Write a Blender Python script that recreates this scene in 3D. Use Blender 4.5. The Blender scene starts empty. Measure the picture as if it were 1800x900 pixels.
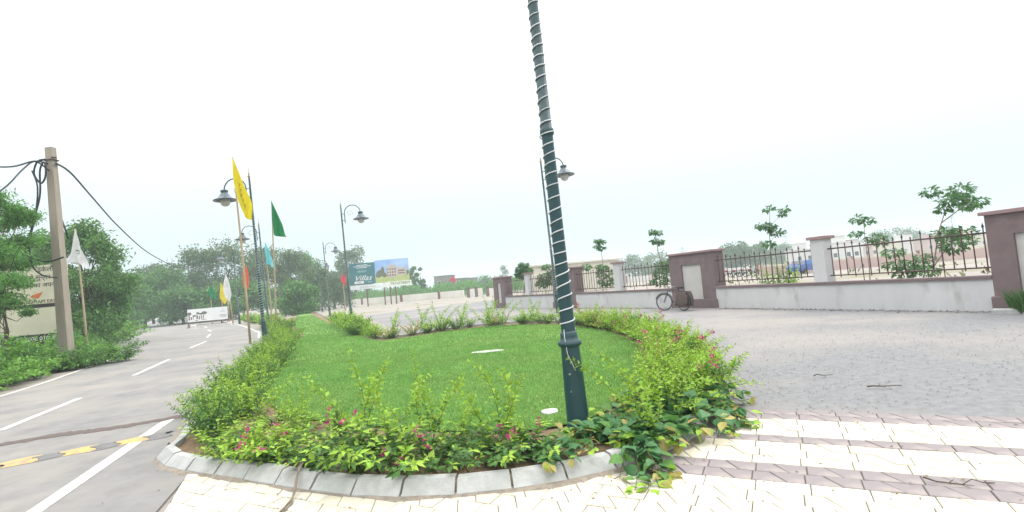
import bpy, math, random
import numpy as np
from mathutils import Vector, Matrix
from mathutils.geometry import tessellate_polygon
R = math.radians
SC = bpy.context.scene
COL = SC.collection
rnd = random.Random(7)
nr = np.random.default_rng(7)

# ------------------------------------------------------------------ camera
cam_d = bpy.data.cameras.new('camera'); cam = bpy.data.objects.new('camera', cam_d); COL.objects.link(cam)
SC.camera = cam
cam_d.sensor_width = 36; cam_d.lens = 17.88; cam_d.clip_start = .05; cam_d.clip_end = 3000
pit, rol = R(3.189), R(5.0)
Fv = Vector((0, math.cos(pit), math.sin(pit))); U0 = Vector((0, -math.sin(pit), math.cos(pit))); R0 = Vector((1, 0, 0))
Rv = R0*math.cos(rol) - U0*math.sin(rol); Uv = U0*math.cos(rol) + R0*math.sin(rol)
M = Matrix((Rv, Uv, -Fv)).transposed().to_4x4(); M.translation = (0, 0, 1.65)
cam.matrix_world = M

# ------------------------------------------------------------------ sky, sun, exposure
SUN_EL, SUN_AZ = R(52), R(62)       # azimuth measured from +Y towards +X
w = bpy.data.worlds.new('World'); SC.world = w; w.use_nodes = True
nt = w.node_tree; nt.nodes.clear()
out = nt.nodes.new('ShaderNodeOutputWorld'); bg = nt.nodes.new('ShaderNodeBackground'); nt.links.new(bg.outputs[0], out.inputs[0])
sky = nt.nodes.new('ShaderNodeTexSky'); sky.sky_type = 'NISHITA'; sky.sun_disc = False
sky.sun_elevation = SUN_EL; sky.sun_rotation = SUN_AZ; sky.dust_density = 6; sky.air_density = 1.5
tc = nt.nodes.new('ShaderNodeTexCoord'); sep = nt.nodes.new('ShaderNodeSeparateXYZ'); nt.links.new(tc.outputs['Generated'], sep.inputs[0])
mr = nt.nodes.new('ShaderNodeMapRange'); mr.inputs['From Min'].default_value = 0; mr.inputs['From Max'].default_value = 1
nt.links.new(sep.outputs['Z'], mr.inputs['Value'])
pw = nt.nodes.new('ShaderNodeMath'); pw.operation = 'POWER'; pw.inputs[1].default_value = 1.8; nt.links.new(mr.outputs[0], pw.inputs[0])
mx = nt.nodes.new('ShaderNodeMix'); mx.data_type = 'RGBA'; mx.clamp_result = False
nt.links.new(pw.outputs[0], mx.inputs[0])
mx.inputs[6].default_value = (6.3, 7.4, 7.8, 1); mx.inputs[7].default_value = (39.5, 38.5, 38, 1)   # overcast: horizon, zenith
ad = nt.nodes.new('ShaderNodeMix'); ad.data_type = 'RGBA'; ad.blend_type = 'ADD'; ad.clamp_result = False; ad.inputs[0].default_value = .02
nt.links.new(mx.outputs[2], ad.inputs[6]); nt.links.new(sky.outputs[0], ad.inputs[7])
nt.links.new(ad.outputs[2], bg.inputs['Color']); bg.inputs['Strength'].default_value = .1
sd = bpy.data.lights.new('sun', 'SUN'); sd.energy = 1.2; sd.angle = R(18); sd.color = (1, .96, .9)
so = bpy.data.objects.new('sun', sd); COL.objects.link(so)
sv = Vector((math.sin(SUN_AZ)*math.cos(SUN_EL), math.cos(SUN_AZ)*math.cos(SUN_EL), math.sin(SUN_EL)))
so.rotation_euler = sv.to_track_quat('Z', 'Y').to_euler(); so.location = (0, 0, 30)
SC.view_settings.view_transform = 'Standard'; SC.view_settings.look = 'None'; SC.view_settings.exposure = 0.22; SC.view_settings.gamma = 1
SC.view_settings.use_curve_mapping = False
SC.cycles.max_bounces = 6; SC.cycles.diffuse_bounces = 3; SC.cycles.glossy_bounces = 2; SC.cycles.transmission_bounces = 2; SC.cycles.volume_bounces = 1
SC.cycles.transparent_max_bounces = 6

# ------------------------------------------------------------------ materials
MATS = {}
def mat(name, c1, c2=None, scale=6, rough=.85, bump=.0, bscale=60, c3=None, s3=1.2, t3=(.52, .68), metal=0, island=0.0, trans=0.0, spec=.3, stretch=None):
    if name in MATS: return MATS[name]
    m = bpy.data.materials.new(name); m.use_nodes = True; MATS[name] = m
    n = m.node_tree; N = n.nodes; L = n.links
    p = N['Principled BSDF']; p.inputs['Roughness'].default_value = rough; p.inputs['Metallic'].default_value = metal
    p.inputs['Specular IOR Level'].default_value = spec
    c1 = tuple(c1)+(1,)
    if c2 is None: c2 = tuple(v*.8 for v in c1[:3])
    c2 = tuple(c2)+(1,)
    t = N.new('ShaderNodeTexCoord'); mp = N.new('ShaderNodeMapping'); L.new(t.outputs['Object'], mp.inputs[0])
    if stretch: mp.inputs['Scale'].default_value = stretch
    nz = N.new('ShaderNodeTexNoise'); nz.inputs['Scale'].default_value = scale; nz.inputs['Detail'].default_value = 6; nz.inputs['Roughness'].default_value = .65
    L.new(mp.outputs[0], nz.inputs['Vector'])
    cr = N.new('ShaderNodeValToRGB'); cr.color_ramp.elements[0].position = .36; cr.color_ramp.elements[1].position = .64
    cr.color_ramp.elements[0].color = c2; cr.color_ramp.elements[1].color = c1
    L.new(nz.outputs['Fac'], cr.inputs[0]); src = cr.outputs[0]
    if c3 is not None:
        nz3 = N.new('ShaderNodeTexNoise'); nz3.inputs['Scale'].default_value = s3; nz3.inputs['Detail'].default_value = 8; nz3.inputs['Roughness'].default_value = .6
        L.new(mp.outputs[0], nz3.inputs['Vector'])
        r3 = N.new('ShaderNodeMapRange'); r3.inputs['From Min'].default_value = t3[0]; r3.inputs['From Max'].default_value = t3[1]
        L.new(nz3.outputs['Fac'], r3.inputs['Value'])
        m3 = N.new('ShaderNodeMix'); m3.data_type = 'RGBA'; L.new(r3.outputs[0], m3.inputs[0]); L.new(src, m3.inputs[6]); m3.inputs[7].default_value = tuple(c3)+(1,)
        src = m3.outputs[2]
    if island:
        ge = N.new('ShaderNodeNewGeometry'); hs = N.new('ShaderNodeHueSaturation')
        a = N.new('ShaderNodeMapRange'); a.inputs['To Min'].default_value = 1-island; a.inputs['To Max'].default_value = 1+island
        L.new(ge.outputs['Random Per Island'], a.inputs['Value']); L.new(a.outputs[0], hs.inputs['Value'])
        b = N.new('ShaderNodeMath'); b.operation = 'MULTIPLY_ADD'; b.inputs[1].default_value = .05*island; b.inputs[2].default_value = .5-.025*island
        L.new(ge.outputs['Random Per Island'], b.inputs[0]); L.new(b.outputs[0], hs.inputs['Hue'])
        L.new(src, hs.inputs['Color']); src = hs.outputs[0]
    L.new(src, p.inputs['Base Color'])
    if bump:
        nb = N.new('ShaderNodeTexNoise'); nb.inputs['Scale'].default_value = bscale; nb.inputs['Detail'].default_value = 5
        L.new(mp.outputs[0], nb.inputs['Vector'])
        bp = N.new('ShaderNodeBump'); bp.inputs['Strength'].default_value = bump; bp.inputs['Distance'].default_value = .01
        L.new(nb.outputs['Fac'], bp.inputs['Height']); L.new(bp.outputs[0], p.inputs['Normal'])
    if trans:
        tr = N.new('ShaderNodeBsdfTranslucent'); L.new(src, tr.inputs['Color'])
        ms = N.new('ShaderNodeMixShader'); ms.inputs[0].default_value = trans
        L.new(p.outputs[0], ms.inputs[1]); L.new(tr.outputs[0], ms.inputs[2]); L.new(ms.outputs[0], N['Material Output'].inputs['Surface'])
    return m

ASPH = mat('asphalt', (.215, .21, .208), (.165, .162, .16), 2.2, .9, .6, 160, c3=(.265, .25, .225), s3=.5, t3=(.42, .66))
APRON = mat('gravelly_asphalt', (.2, .203, .208), (.15, .152, .156), 9, .92, .7, 55, c3=(.245, .228, .215), s3=.22, t3=(.44, .6))
EARTH = mat('sandy_earth', (.31, .28, .255), (.24, .215, .195), .6, .95, .6, 12, c3=(.2, .19, .12), s3=.12, t3=(.5, .62))
SOIL = mat('bed_soil', (.22, .15, .09), (.13, .09, .055), 7, .95, .9, 40)
LAWNM = mat('lawn_turf', (.115, .235, .04), (.085, .19, .032), 1.6, .95, .8, 120, c3=(.16, .25, .06), s3=.5, t3=(.45, .75))
GRASS = mat('grass_blade', (.215, .395, .1), (.155, .32, .075), 1.3, .7, trans=.3, island=.35, c3=(.24, .35, .1), s3=.45, t3=(.45, .8))
CREAM = mat('cream_paver', (.53, .5, .415), (.46, .43, .35), 3, .85, .35, 90, c3=(.42, .35, .27), s3=2.2, t3=(.6, .85), island=0)
MAUVE = mat('mauve_paver', (.25, .222, .225), (.205, .182, .185), 3, .88, .35, 90, c3=(.3, .26, .24), s3=2.5)
SAND = mat('bedding_sand', (.3, .24, .18), (.2, .16, .12), 5, .95, .8, 60)
KERBM = mat('kerb_concrete', (.4, .405, .395), (.3, .305, .295), 5, .9, .4, 50, c3=(.22, .2, .16), s3=3, t3=(.6, .8))
WHITEP = mat('road_paint_white', (.62, .61, .59), (.45, .44, .42), 14, .8, c3=(.25, .245, .24), s3=11, t3=(.54, .66))
YELP = mat('road_paint_yellow', (.55, .37, .12), (.42, .3, .12), 9, .8, .5, 60, c3=(.3, .23, .15), s3=6, t3=(.42, .62))
BLKP = mat('road_paint_black', (.125, .125, .13), (.16, .158, .155), 9, .85, .5, 60, c3=(.2, .19, .18), s3=6, t3=(.6, .75))
SEALM = mat('patched_seam', (.13, .1, .09), (.085, .07, .065), 18, .95, .8, 50)
POLEG = mat('lamp_green_paint', (.011, .05, .058), (.009, .04, .048), 4, .38, .08, 30, spec=.5)
ROPEL = mat('rope_light_plastic', (.6, .62, .64), (.5, .52, .55), 5, .5)
GOLD = mat('brass_finish', (.35, .22, .1), (.25, .17, .09), 5, .45, metal=.5)
GLOBE = mat('frosted_globe', (.5, .47, .44), (.42, .4, .38), 3, .25, spec=.5)
SHADE = mat('lamp_shade_enamel', (.02, .05, .07), (.016, .042, .06), 4, .3, spec=.6)
CONC = mat('pole_concrete', (.34, .29, .24), (.26, .225, .185), 3, .92, .5, 40, stretch=(1, 1, .2), c3=(.2, .17, .14), s3=2, t3=(.6, .8))
CABLE = mat('cable_rubber', (.03, .04, .05), (.02, .025, .03), 4, .6)
WALLW = mat('wall_off_white', (.53, .525, .53), (.47, .465, .47), 1.2, .9, .25, 30, c3=(.33, .32, .3), s3=2.2, t3=(.55, .8), stretch=(1, 1, .35))
WALLM = mat('wall_mauve', (.175, .127, .13), (.145, .105, .108), 2, .9, .3, 40, c3=(.27, .18, .17), s3=1.3, t3=(.58, .8))
PANELC = mat('panel_cream', (.5, .48, .455), (.44, .42, .4), 1.5, .9, .2, 30)
IRON = mat('rusty_iron', (.09, .05, .05), (.06, .035, .035), 9, .7, .2, 60)
FARW = mat('far_wall_paint', (.7, .67, .62), (.6, .56, .5), .3, .9)
BRICKM = mat('raw_brickwork', (.2, .16, .14), (.13, .11, .1), 1.0, .95, .5, 8)
STEELR = mat('red_oxide_steel', (.22, .1, .09), (.15, .07, .06), 3, .8)
BAMB = mat('bamboo', (.42, .33, .22), (.32, .25, .16), 3, .7, stretch=(1, 1, .3))
def leafm(n, a, b, tr=.35, isl=.3): return mat(n, a, b, 1.4, .55, trans=tr, island=isl, spec=.35)
LF_D = leafm('leaf_dark', (.09, .21, .04), (.06, .15, .03))
LF_M = leafm('leaf_mid', (.12, .27, .055), (.08, .19, .04))
LF_L = leafm('leaf_lime', (.32, .5, .05), (.22, .38, .04))
LF_R = leafm('leaf_bronze', (.42, .4, .12), (.34, .27, .09))
LF_B = leafm('leaf_broad', (.075, .2, .07), (.05, .14, .05), .2)
LF_T = leafm('leaf_tree', (.14, .29, .065), (.075, .18, .045), .3, .45)
LF_T2 = leafm('leaf_tree_olive', (.14, .21, .07), (.07, .13, .045), .3, .45)
LF_F = leafm('leaf_feathery', (.16, .36, .08), (.1, .24, .055), .4, .35)
LF_Y = leafm('leaf_young_tree', (.11, .25, .08), (.06, .16, .05), .35)
PETAL = leafm('petal_pink', (.6, .07, .28), (.5, .05, .22), .3, .2)
STEM = mat('green_stem', (.12, .12, .05), (.09, .08, .04), 5, .8)
BARK = mat('bark', (.12, .09, .065), (.07, .055, .04), 6, .95, .7, 20, stretch=(1, 1, .3))
BARKP = mat('pale_bark', (.24, .2, .16), (.16, .13, .1), 6, .95, .5, 20)
BLACKM = mat('black_paint', (.02, .02, .022), (.03, .028, .028), 6, .5)
RUBB = mat('tyre_rubber', (.02, .02, .02), (.03, .03, .03), 6, .8)
CHROME = mat('dull_chrome', (.4, .4, .4), (.3, .3, .3), 6, .4, metal=.8)
SACKM = mat('brown_sacking', (.11, .075, .065), (.07, .05, .045), 12, .95, .8, 60)
def cloth(n, c): return mat(n, c, tuple(v*.82 for v in c), 3, .8, trans=.35)

# ------------------------------------------------------------------ mesh helpers
def link(o, parent=None, loc=None, rz=0):
    COL.objects.link(o)
    if parent: o.parent = parent
    if loc is not None: o.location = loc
    if rz: o.rotation_euler = (0, 0, rz)
    return o
def tag(o, label=None, cat=None, group=None, kind=None):
    if label: o['label'] = label
    if cat: o['category'] = cat
    if group: o['group'] = group
    if kind: o['kind'] = kind
    return o
def thing(name, label, cat, loc=(0, 0, 0), rz=0, group=None):
    o = bpy.data.objects.new(name, None); o.empty_display_size = .3
    link(o, None, loc, rz); return tag(o, label, cat, group)
def npmesh(name, V, F, m, smooth=False):
    """V (n,3), F (k, 3 or 4) arrays"""
    V = np.asarray(V, dtype=np.float32); F = np.asarray(F, dtype=np.int32); k = F.shape[1]
    me = bpy.data.meshes.new(name); me.vertices.add(len(V)); me.vertices.foreach_set('co', V.ravel())
    me.loops.add(F.size); me.loops.foreach_set('vertex_index', F.ravel())
    me.polygons.add(len(F)); me.polygons.foreach_set('loop_start', np.arange(0, F.size, k, dtype=np.int32))
    me.polygons.foreach_set('loop_total', np.full(len(F), k, dtype=np.int32))
    if smooth: me.polygons.foreach_set('use_smooth', np.ones(len(F), dtype=bool))
    me.update(calc_edges=True); me.validate()
    if m: me.materials.append(m)
    return me
class MB:
    def __init__(s): s.v = []; s.f = []; s.sm = []
    def add(s, vs, fs, smooth=False):
        b = len(s.v); s.v += [tuple(q) for q in vs]; s.f += [tuple(b+i for i in f) for f in fs]; s.sm += [smooth]*len(fs); return s
    def box(s, x0, x1, y0, y1, z0, z1, bev=0):
        if bev <= 0:
            v = [(x, y, z) for z in (z0, z1) for x, y in ((x0, y0), (x1, y0), (x1, y1), (x0, y1))]
            return s.add(v, [(3, 2, 1, 0), (4, 5, 6, 7), (0, 1, 5, 4), (1, 2, 6, 5), (2, 3, 7, 6), (3, 0, 4, 7)])
        b = bev; P = []
        for z, i in ((z0, 0), (z1-b, 0), (z1, b)):
            P += [(x0+i, y0+i, z), (x1-i, y0+i, z), (x1-i, y1-i, z), (x0+i, y1-i, z)]
        fs = [(3, 2, 1, 0), (8, 9, 10, 11)]
        for k in (0, 4):
            for i in range(4): j = (i+1) % 4; fs.append((k+i, k+j, k+4+j, k+4+i))
        return s.add(P, fs)
    def tube(s, pts, r, n=8, caps=True, smooth=True):
        pts = [Vector(p) for p in pts]; rs = r if isinstance(r, (list, tuple)) else [r]*len(pts)
        vs = []; up = None
        for i, p in enumerate(pts):
            t = (pts[min(i+1, len(pts)-1)] - pts[max(i-1, 0)])
            t = t.normalized() if t.length > 1e-9 else Vector((0, 0, 1))
            if up is None: up = t.orthogonal().normalized()
            up = (up - t*up.dot(t)); up = up.normalized() if up.length > 1e-6 else t.orthogonal().normalized()
            sd_ = t.cross(up)
            for k in range(n):
                a = 2*math.pi*k/n; vs.append(p + (up*math.cos(a)+sd_*math.sin(a))*rs[i])
        fs = []
        for i in range(len(pts)-1):
            for k in range(n):
                a = i*n+k; b = i*n+(k+1) % n; fs.append((a, b, b+n, a+n))
        s.add(vs, fs, smooth)
        if caps:
            L = len(pts)-1; b = len(s.v)-len(vs)
            s.f.append(tuple(b+k for k in reversed(range(n)))); s.f.append(tuple(b+L*n+k for k in range(n))); s.sm += [False, False]
        return s
    def lathe(s, prof, n=16, c=(0, 0, 0), smooth=True):
        vs = []
        for r, z in prof:
            for k in range(n):
                a = 2*math.pi*k/n; vs.append((c[0]+r*math.cos(a), c[1]+r*math.sin(a), c[2]+z))
        fs = [(i*n+k, i*n+(k+1) % n, (i+1)*n+(k+1) % n, (i+1)*n+k) for i in range(len(prof)-1) for k in range(n)]
        s.add(vs, fs, smooth)
        return s
    def prism(s, poly, z0, z1):
        n = len(poly); v3 = [Vector((x, y, 0)) for x, y in poly]
        tri = tessellate_polygon([v3])
        vs = [(x, y, z0) for x, y in poly]+[(x, y, z1) for x, y in poly]
        fs = []
        for t in tri:
            a, b, c = [v3[i] for i in t]; up = (b-a).cross(c-a).z > 0
            t = t if up else (t[2], t[1], t[0])
            fs.append(tuple(n+i for i in t)); fs.append(tuple(reversed(t)))
        ar = sum(poly[i][0]*poly[(i+1) % n][1]-poly[(i+1) % n][0]*poly[i][1] for i in range(n))
        for i in range(n):
            j = (i+1) % n; q = (i, j, n+j, n+i); fs.append(q if ar > 0 else tuple(reversed(q)))
        return s.add(vs, fs)
    def mesh(s, name, m):
        me = bpy.data.meshes.new(name); me.from_pydata(s.v, [], s.f); me.polygons.foreach_set('use_smooth', s.sm); me.update()
        me.materials.append(m); return me
    def build(s, name, m, parent=None, loc=None, rz=0):
        return link(bpy.data.objects.new(name, s.mesh(name, m)), parent, loc, rz)
def inst(name, me, parent=None, loc=None, rz=0): return link(bpy.data.objects.new(name, me), parent, loc, rz)
def copy_tree(o, parent=None):
    c = o.copy(); COL.objects.link(c)
    if parent: c.parent = parent
    for ch in KIDS.get(o.name, []): copy_tree(ch, c)
    return c
KIDS = {}
def note(o):
    KIDS[o.name] = list(o.children)
    for c in o.children: note(c)
def sheet(name, poly, z, m, sub=0):
    v3 = [Vector((x, y, 0)) for x, y in poly]; tri = tessellate_polygon([v3]); fs = []
    for t in tri:
        a, b, c = [v3[i] for i in t]; fs.append(t if (b-a).cross(c-a).z > 0 else (t[2], t[1], t[0]))
    me = bpy.data.meshes.new(name); me.from_pydata([(x, y, z) for x, y in poly], [], fs); me.update(); me.materials.append(m)
    o = inst(name, me); return tag(o, kind='structure')
def smoothline(pts, per=6, closed=False):
    out_ = []; n = len(pts); P = [np.array(p, float) for p in pts]
    for i in range(n if closed else n-1):
        if closed: a, b, c, d = P[(i-1) % n], P[i], P[(i+1) % n], P[(i+2) % n]
        else: a, b, c, d = P[max(i-1, 0)], P[i], P[i+1], P[min(i+2, n-1)]
        for k in range(per):
            t = k/per; out_.append(tuple(.5*((2*b)+(-a+c)*t+(2*a-5*b+4*c-d)*t*t+(-a+3*b-3*c+d)*t**3)))
    if not closed: out_.append(tuple(P[-1]))
    return out_
def resample(pts, step, start=0):
    out_ = []; acc = start; d = 0
    for i in range(len(pts)-1):
        a = np.array(pts[i]); b = np.array(pts[i+1]); L = np.linalg.norm(b-a)
        if L == 0: continue
        while acc <= d+L: out_.append(tuple(a+(b-a)*(acc-d)/L)); acc += step
        d += L
    return out_
def offset(pts, dist):
    o = []; n = len(pts)
    for i in range(n):
        a = np.array(pts[max(i-1, 0)]); b = np.array(pts[min(i+1, n-1)]); t = b-a; t = t/ (np.linalg.norm(t)+1e-9)
        o.append((pts[i][0]-t[1]*dist, pts[i][1]+t[0]*dist))
    return o
def inpoly(x, y, poly):
    x = np.asarray(x); y = np.asarray(y); c = np.zeros(x.shape, bool); n = len(poly)
    for i in range(n):
        x1, y1 = poly[i]; x2, y2 = poly[(i+1) % n]
        if y1 == y2: continue
        c ^= ((y1 > y) != (y2 > y)) & (x < (x2-x1)*(y-y1)/(y2-y1)+x1)
    return c
def text_mesh(body, size, m, ext=.004, ital=0):
    cu = bpy.data.curves.new('lettering', 'FONT'); cu.body = body; cu.size = size; cu.extrude = ext; cu.shear = ital; cu.align_x = 'CENTER'; cu.align_y = 'CENTER'; cu.resolution_u = 2
    o = bpy.data.objects.new('lettering', cu); COL.objects.link(o); bpy.context.view_layer.update()
    me = bpy.data.meshes.new_from_object(o.evaluated_get(bpy.context.evaluated_depsgraph_get())); bpy.data.objects.remove(o)
    me.materials.clear(); me.materials.append(m); return me
def sign_text(body, size, m, parent, loc, shear=0, sx=1, ital=0):
    """lettering standing upright, facing -Y of its parent"""
    o = inst('lettering', text_mesh(body, size, m, ital=ital), parent, loc); o.rotation_euler = (R(90), shear, 0); o.scale = (sx, 1, 1); return o

# ---- leaves: every leaf a small folded blade
def leafmesh(name, P, D, Nn, ln, wd, m, fold=.25, parts=1):
    P = np.asarray(P, float); n = len(P)
    if n == 0: return npmesh(name, np.zeros((3, 3)), np.array([[0, 1, 2]]), m)
    D = D/np.maximum(np.linalg.norm(D, axis=1, keepdims=True), 1e-6)
    S = np.cross(D, Nn); S /= np.maximum(np.linalg.norm(S, axis=1, keepdims=True), 1e-6); U = np.cross(S, D)
    ln = np.broadcast_to(ln, (n,))[:, None]; wd = np.broadcast_to(wd, (n,))[:, None]
    tip = P+D*ln-U*ln*.12; mid = P+D*ln*.42
    l = mid+S*wd*.5+U*wd*fold; r = mid-S*wd*.5+U*wd*fold
    V = np.stack([P, r, tip, l], 1).reshape(-1, 3); i = np.arange(n)*4
    F = np.concatenate([np.stack([i, i+1, i+2], 1), np.stack([i, i+2, i+3], 1)])
    return npmesh(name, V, F, m)
def rdir(g, n, up=0.):
    d = g.normal(size=(n, 3)); d /= np.linalg.norm(d, axis=1, keepdims=True); d[:, 2] += up
    return d/np.linalg.norm(d, axis=1, keepdims=True)

# ---- shrub prototypes: arching shoots with leaves along them
def shrub_parts(seed, shoots=26, length=.7, spread=.35, leaf=.055, step=.018, droop=.6, lime=.35, flowers=2, dark=LF_D, mid=LF_M, young=LF_L, up=1.0, base=.12, wr=.55):
    g = np.random.default_rng(seed); st = MB()
    LP = {0: [], 1: []}; FL = []
    for s in range(shoots):
        az = g.uniform(0, 2*math.pi); p = np.array([math.cos(az), math.sin(az), 0])*g.uniform(0, base)
        out_ = g.uniform(.1, 1.0)*spread*1.6
        d = np.array([math.cos(az)*out_, math.sin(az)*out_, up*g.uniform(.55, 1.1)]); d /= np.linalg.norm(d)
        L = length*g.uniform(.55, 1.15); n = max(4, int(L/step)); pts = [p.copy()]
        q = p.copy()
        for k in range(n):
            d = d+np.array([g.normal()*.06, g.normal()*.06, -droop*step*(k/n)*1.6]); d /= np.linalg.norm(d)
            q = q+d*step; q[2] = max(q[2], .02); pts.append(q.copy())
            if k > n*.12:
                a = k*2.4+s; o1 = np.cross(d, [0, 0, 1]); o1 /= (np.linalg.norm(o1)+1e-6); o2 = np.cross(o1, d)
                ld = o1*math.cos(a)+o2*math.sin(a)+d*.45+g.normal(size=3)*.25
                sc = (1.0 if k < n*.85 else .65)*g.uniform(.7, 1.2)
                LP[1 if (k/n > 1-lime*g.uniform(.5, 1.5)) else 0].append((q.copy(), ld, sc))
        st.tube([tuple(v) for v in pts[::max(1, n//5)]], [.006, .005, .004, .003, .002, .0015, .0015, .0015][:len(pts[::max(1, n//5)])], 3, False)
        if s < flowers:
            for _ in range(6): FL.append(q+g.normal(size=3)*.022)
    res = [('stem', st.mesh('stem', STEM))]
    for key, nm, mm in ((0, 'foliage', mid if seed % 2 else dark), (1, 'new_growth', young)):
        A = LP[key]
        if not A: continue
        P = np.array([a[0] for a in A]); D = np.array([a[1] for a in A]); sc = np.array([a[2] for a in A])
        N_ = rdir(g, len(A), 1.3)
        res.append((nm, leafmesh(nm, P, D, N_, leaf*sc, leaf*wr*sc, mm)))
    if FL:
        P = np.array(FL); res.append(('blossom', leafmesh('blossom', np.repeat(P, 3, 0), rdir(g, len(P)*3, .4), rdir(g, len(P)*3), .032, .027, PETAL)))
    return res
def put_shrub(proto, name, label, cat, group, loc, rz, sc, sz=None):
    t = thing(name, label, cat, loc, rz, group); t.scale = (sc, sc, sc if sz is None else sz)
    for nm, me in proto: tag(inst(nm, me, t), kind=None if nm == 'stem' else 'stuff')
    return t

# ---- trees
def tree(name, label, loc, H, rad, crown0, seed, leafmat=LF_T, leaf=.35, nl=5000, clumps=14, trunk_r=.2, group=None, bark=BARK, droop=0., lw=.55, flat=.8, gap=.75, lean=(0, 0), shell=.45):
    """crown0 = height where the crown begins"""
    g = np.random.default_rng(seed); t = thing(name, label, 'tree', loc, 0, group)
    tr = MB(); top = np.array([lean[0], lean[1], crown0+(H-crown0)*.55]); pts = []; n = 7
    for i in range(n):
        f = i/(n-1); pts.append(tuple(np.array([0, 0, 0])*(1-f)+top*f+np.array([g.normal()*.05*H*.15, g.normal()*.05*H*.15, 0])*(0 < i)))
    tr.tube(pts, [trunk_r*(1.35 if i == 0 else 1-.75*i/(n-1)) for i in range(n)], 8)
    cen = []
    for k in range(clumps):
        a = g.uniform(0, 2*math.pi); rr = rad*math.sqrt(g.uniform(0.02, 1))*.78; zf = g.uniform(0, 1)
        zz = crown0+(H-crown0)*(.12+.8*zf); shr = math.sqrt(max(.08, 1-((zf-.38)/.68)**2))
        c = np.array([lean[0]+rr*shr*math.cos(a), lean[1]+rr*shr*math.sin(a), zz]); cen.append(c)
        s = np.array(pts[int(g.integers(2, n))]); m_ = (s+c)/2+np.array([0, 0, -.06*H+g.normal()*.1])
        tr.tube([tuple(s), tuple(m_), tuple(c)], [trunk_r*.32, trunk_r*.2, trunk_r*.06], 5, False)
    tr.build('trunk', bark, t)
    per = nl//clumps; P = []; 
    for c in cen:
        cr = rad*g.uniform(.28, .48)*gap*1.2
        d = rdir(g, per); r_ = cr*(shell+(1-shell)*g.uniform(0, 1, per))[:, None]*g.uniform(.75, 1.1, per)[:, None]
        q = c+d*r_*np.array([1, 1, flat]); q += g.normal(size=q.shape)*cr*.06; P.append(q)
    P = np.concatenate(P); P = P[P[:, 2] > .15]
    n_ = len(P); D = rdir(g, n_, -droop); N_ = rdir(g, n_, .8)
    sc = g.uniform(.6, 1.25, n_)
    tag(inst('crown', leafmesh('crown', P, D, N_, leaf*sc, leaf*lw*sc, leafmat), t), kind='stuff')
    return t

# ------------------------------------------------------------------ ground, road, apron
GR = 620
sheet('ground', [(GR*math.cos(2*math.pi*k/64), GR*math.sin(2*math.pi*k/64)) for k in range(64)], -.02, EARTH)
road_right = [(-3.0, -6.0), (-3.05, 4.0), (-3.6, 5.6), (-4.6, 6.6), (-5.3, 8.23), (-6.5, 10.59), (-8.2, 14.76), (-10.6, 20.79), (-13.2, 27.0), (-16.2, 33.0), (-24.3, 46.3), (-40, 71), (-77, 124), (-140, 200)]
road_left = [(-16, -6), (-12.2, 9.5), (-12.88, 12.65), (-13.84, 14.91), (-17.2, 21.69), (-18.6, 23.81), (-22.81, 28.79), (-38.32, 49.49), (-62, 84), (-98, 128), (-162, 200)]
sheet('road', road_right+road_left[::-1], 0.0, ASPH)
e_ = np.array([.887, -.461]); n_v = np.array([.461, .887])
def EN(a, b): q = e_*a+n_v*b; return (float(q[0]), float(q[1]))
# apron: right of the island, up to the boundary wall and back to the far wall
sheet('apron', [EN(-2.2, 6.34), EN(9, 6.34), EN(14, 6.34), (12.5, 12.31), (9.0, 20.7), (4.1, 29.9), (.4, 37.5), (-1, 46), (-3, 60), (-14, 47), (-9, 33), (-5, 22), (-4, 19), (-1, 20), (1, 17)], -.008, APRON)
sheet('paver_bed', [(-3.50, 5.26), (-2.18, 2.3), (-1.2, -1.0), (8, -3.5), EN(9, 6.345), EN(-2.2, 6.345), (.5, 5.0), (-2, 4.9)], -.004, mat('joint_grit', (.17, .16, .145), (.11, .105, .095), 9, .95, .6, 60))
# road markings
mk = MB()
def stripe(a, b, w_, z=.004):
    a = Vector(a+(0,)); b = Vector(b+(0,)); t = (b-a).normalized(); s = Vector((-t.y, t.x, 0))*w_/2; n = max(1, int((b-a).length/.3)); L = []; Rr = []
    for i in range(n+1):
        p = a+(b-a)*i/n; j = rnd.uniform(-.006, .006)
        L.append(tuple(p+s*(1+j*8)+Vector((0, 0, z)))); Rr.append(tuple(p-s*(1+j*8)+Vector((0, 0, z))))
    mk.add(L+Rr, [(n+1+i, n+2+i, i+1, i) for i in range(n)])
def marking(a, b, w_, nm='lane_marking', m=WHITEP):
    global mk
    mk = MB(); stripe(a, b, w_); return tag(mk.build(nm, m), kind='structure')
for a, b in (((-8.59, 8.42), (-9.68, 11.22)), ((-11.09, 14.68), (-12.91, 18.84)), ((-15.39, 23.9), (-17.15, 28.11)), ((-19.6, 32.2), (-21.8, 36.2)), ((-24.6, 41), (-27.4, 45.2)), ((-7.6, 5.2), (-8.0, 6.3)), ((-31, 51), (-34, 55.5))):
    marking(a, b, .13)
marking((-3.9, 3.0), (-5.62, 8.15), .15, 'stop_line')
for i in range(1, 4): marking(road_left[i], road_left[i+1], .12, 'edge_line')
marking((-18.6, 23.81), (-19.4, 25.4), .12, 'edge_line')
for k in range(6):
    a = road_right[8+k-0] if 8+k < len(road_right)-1 else None
    if a and k < 3: marking((road_right[8+k][0]-.5, road_right[8+k][1]), (road_right[9+k][0]-.5, road_right[9+k][1]), .12, 'edge_line')
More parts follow.
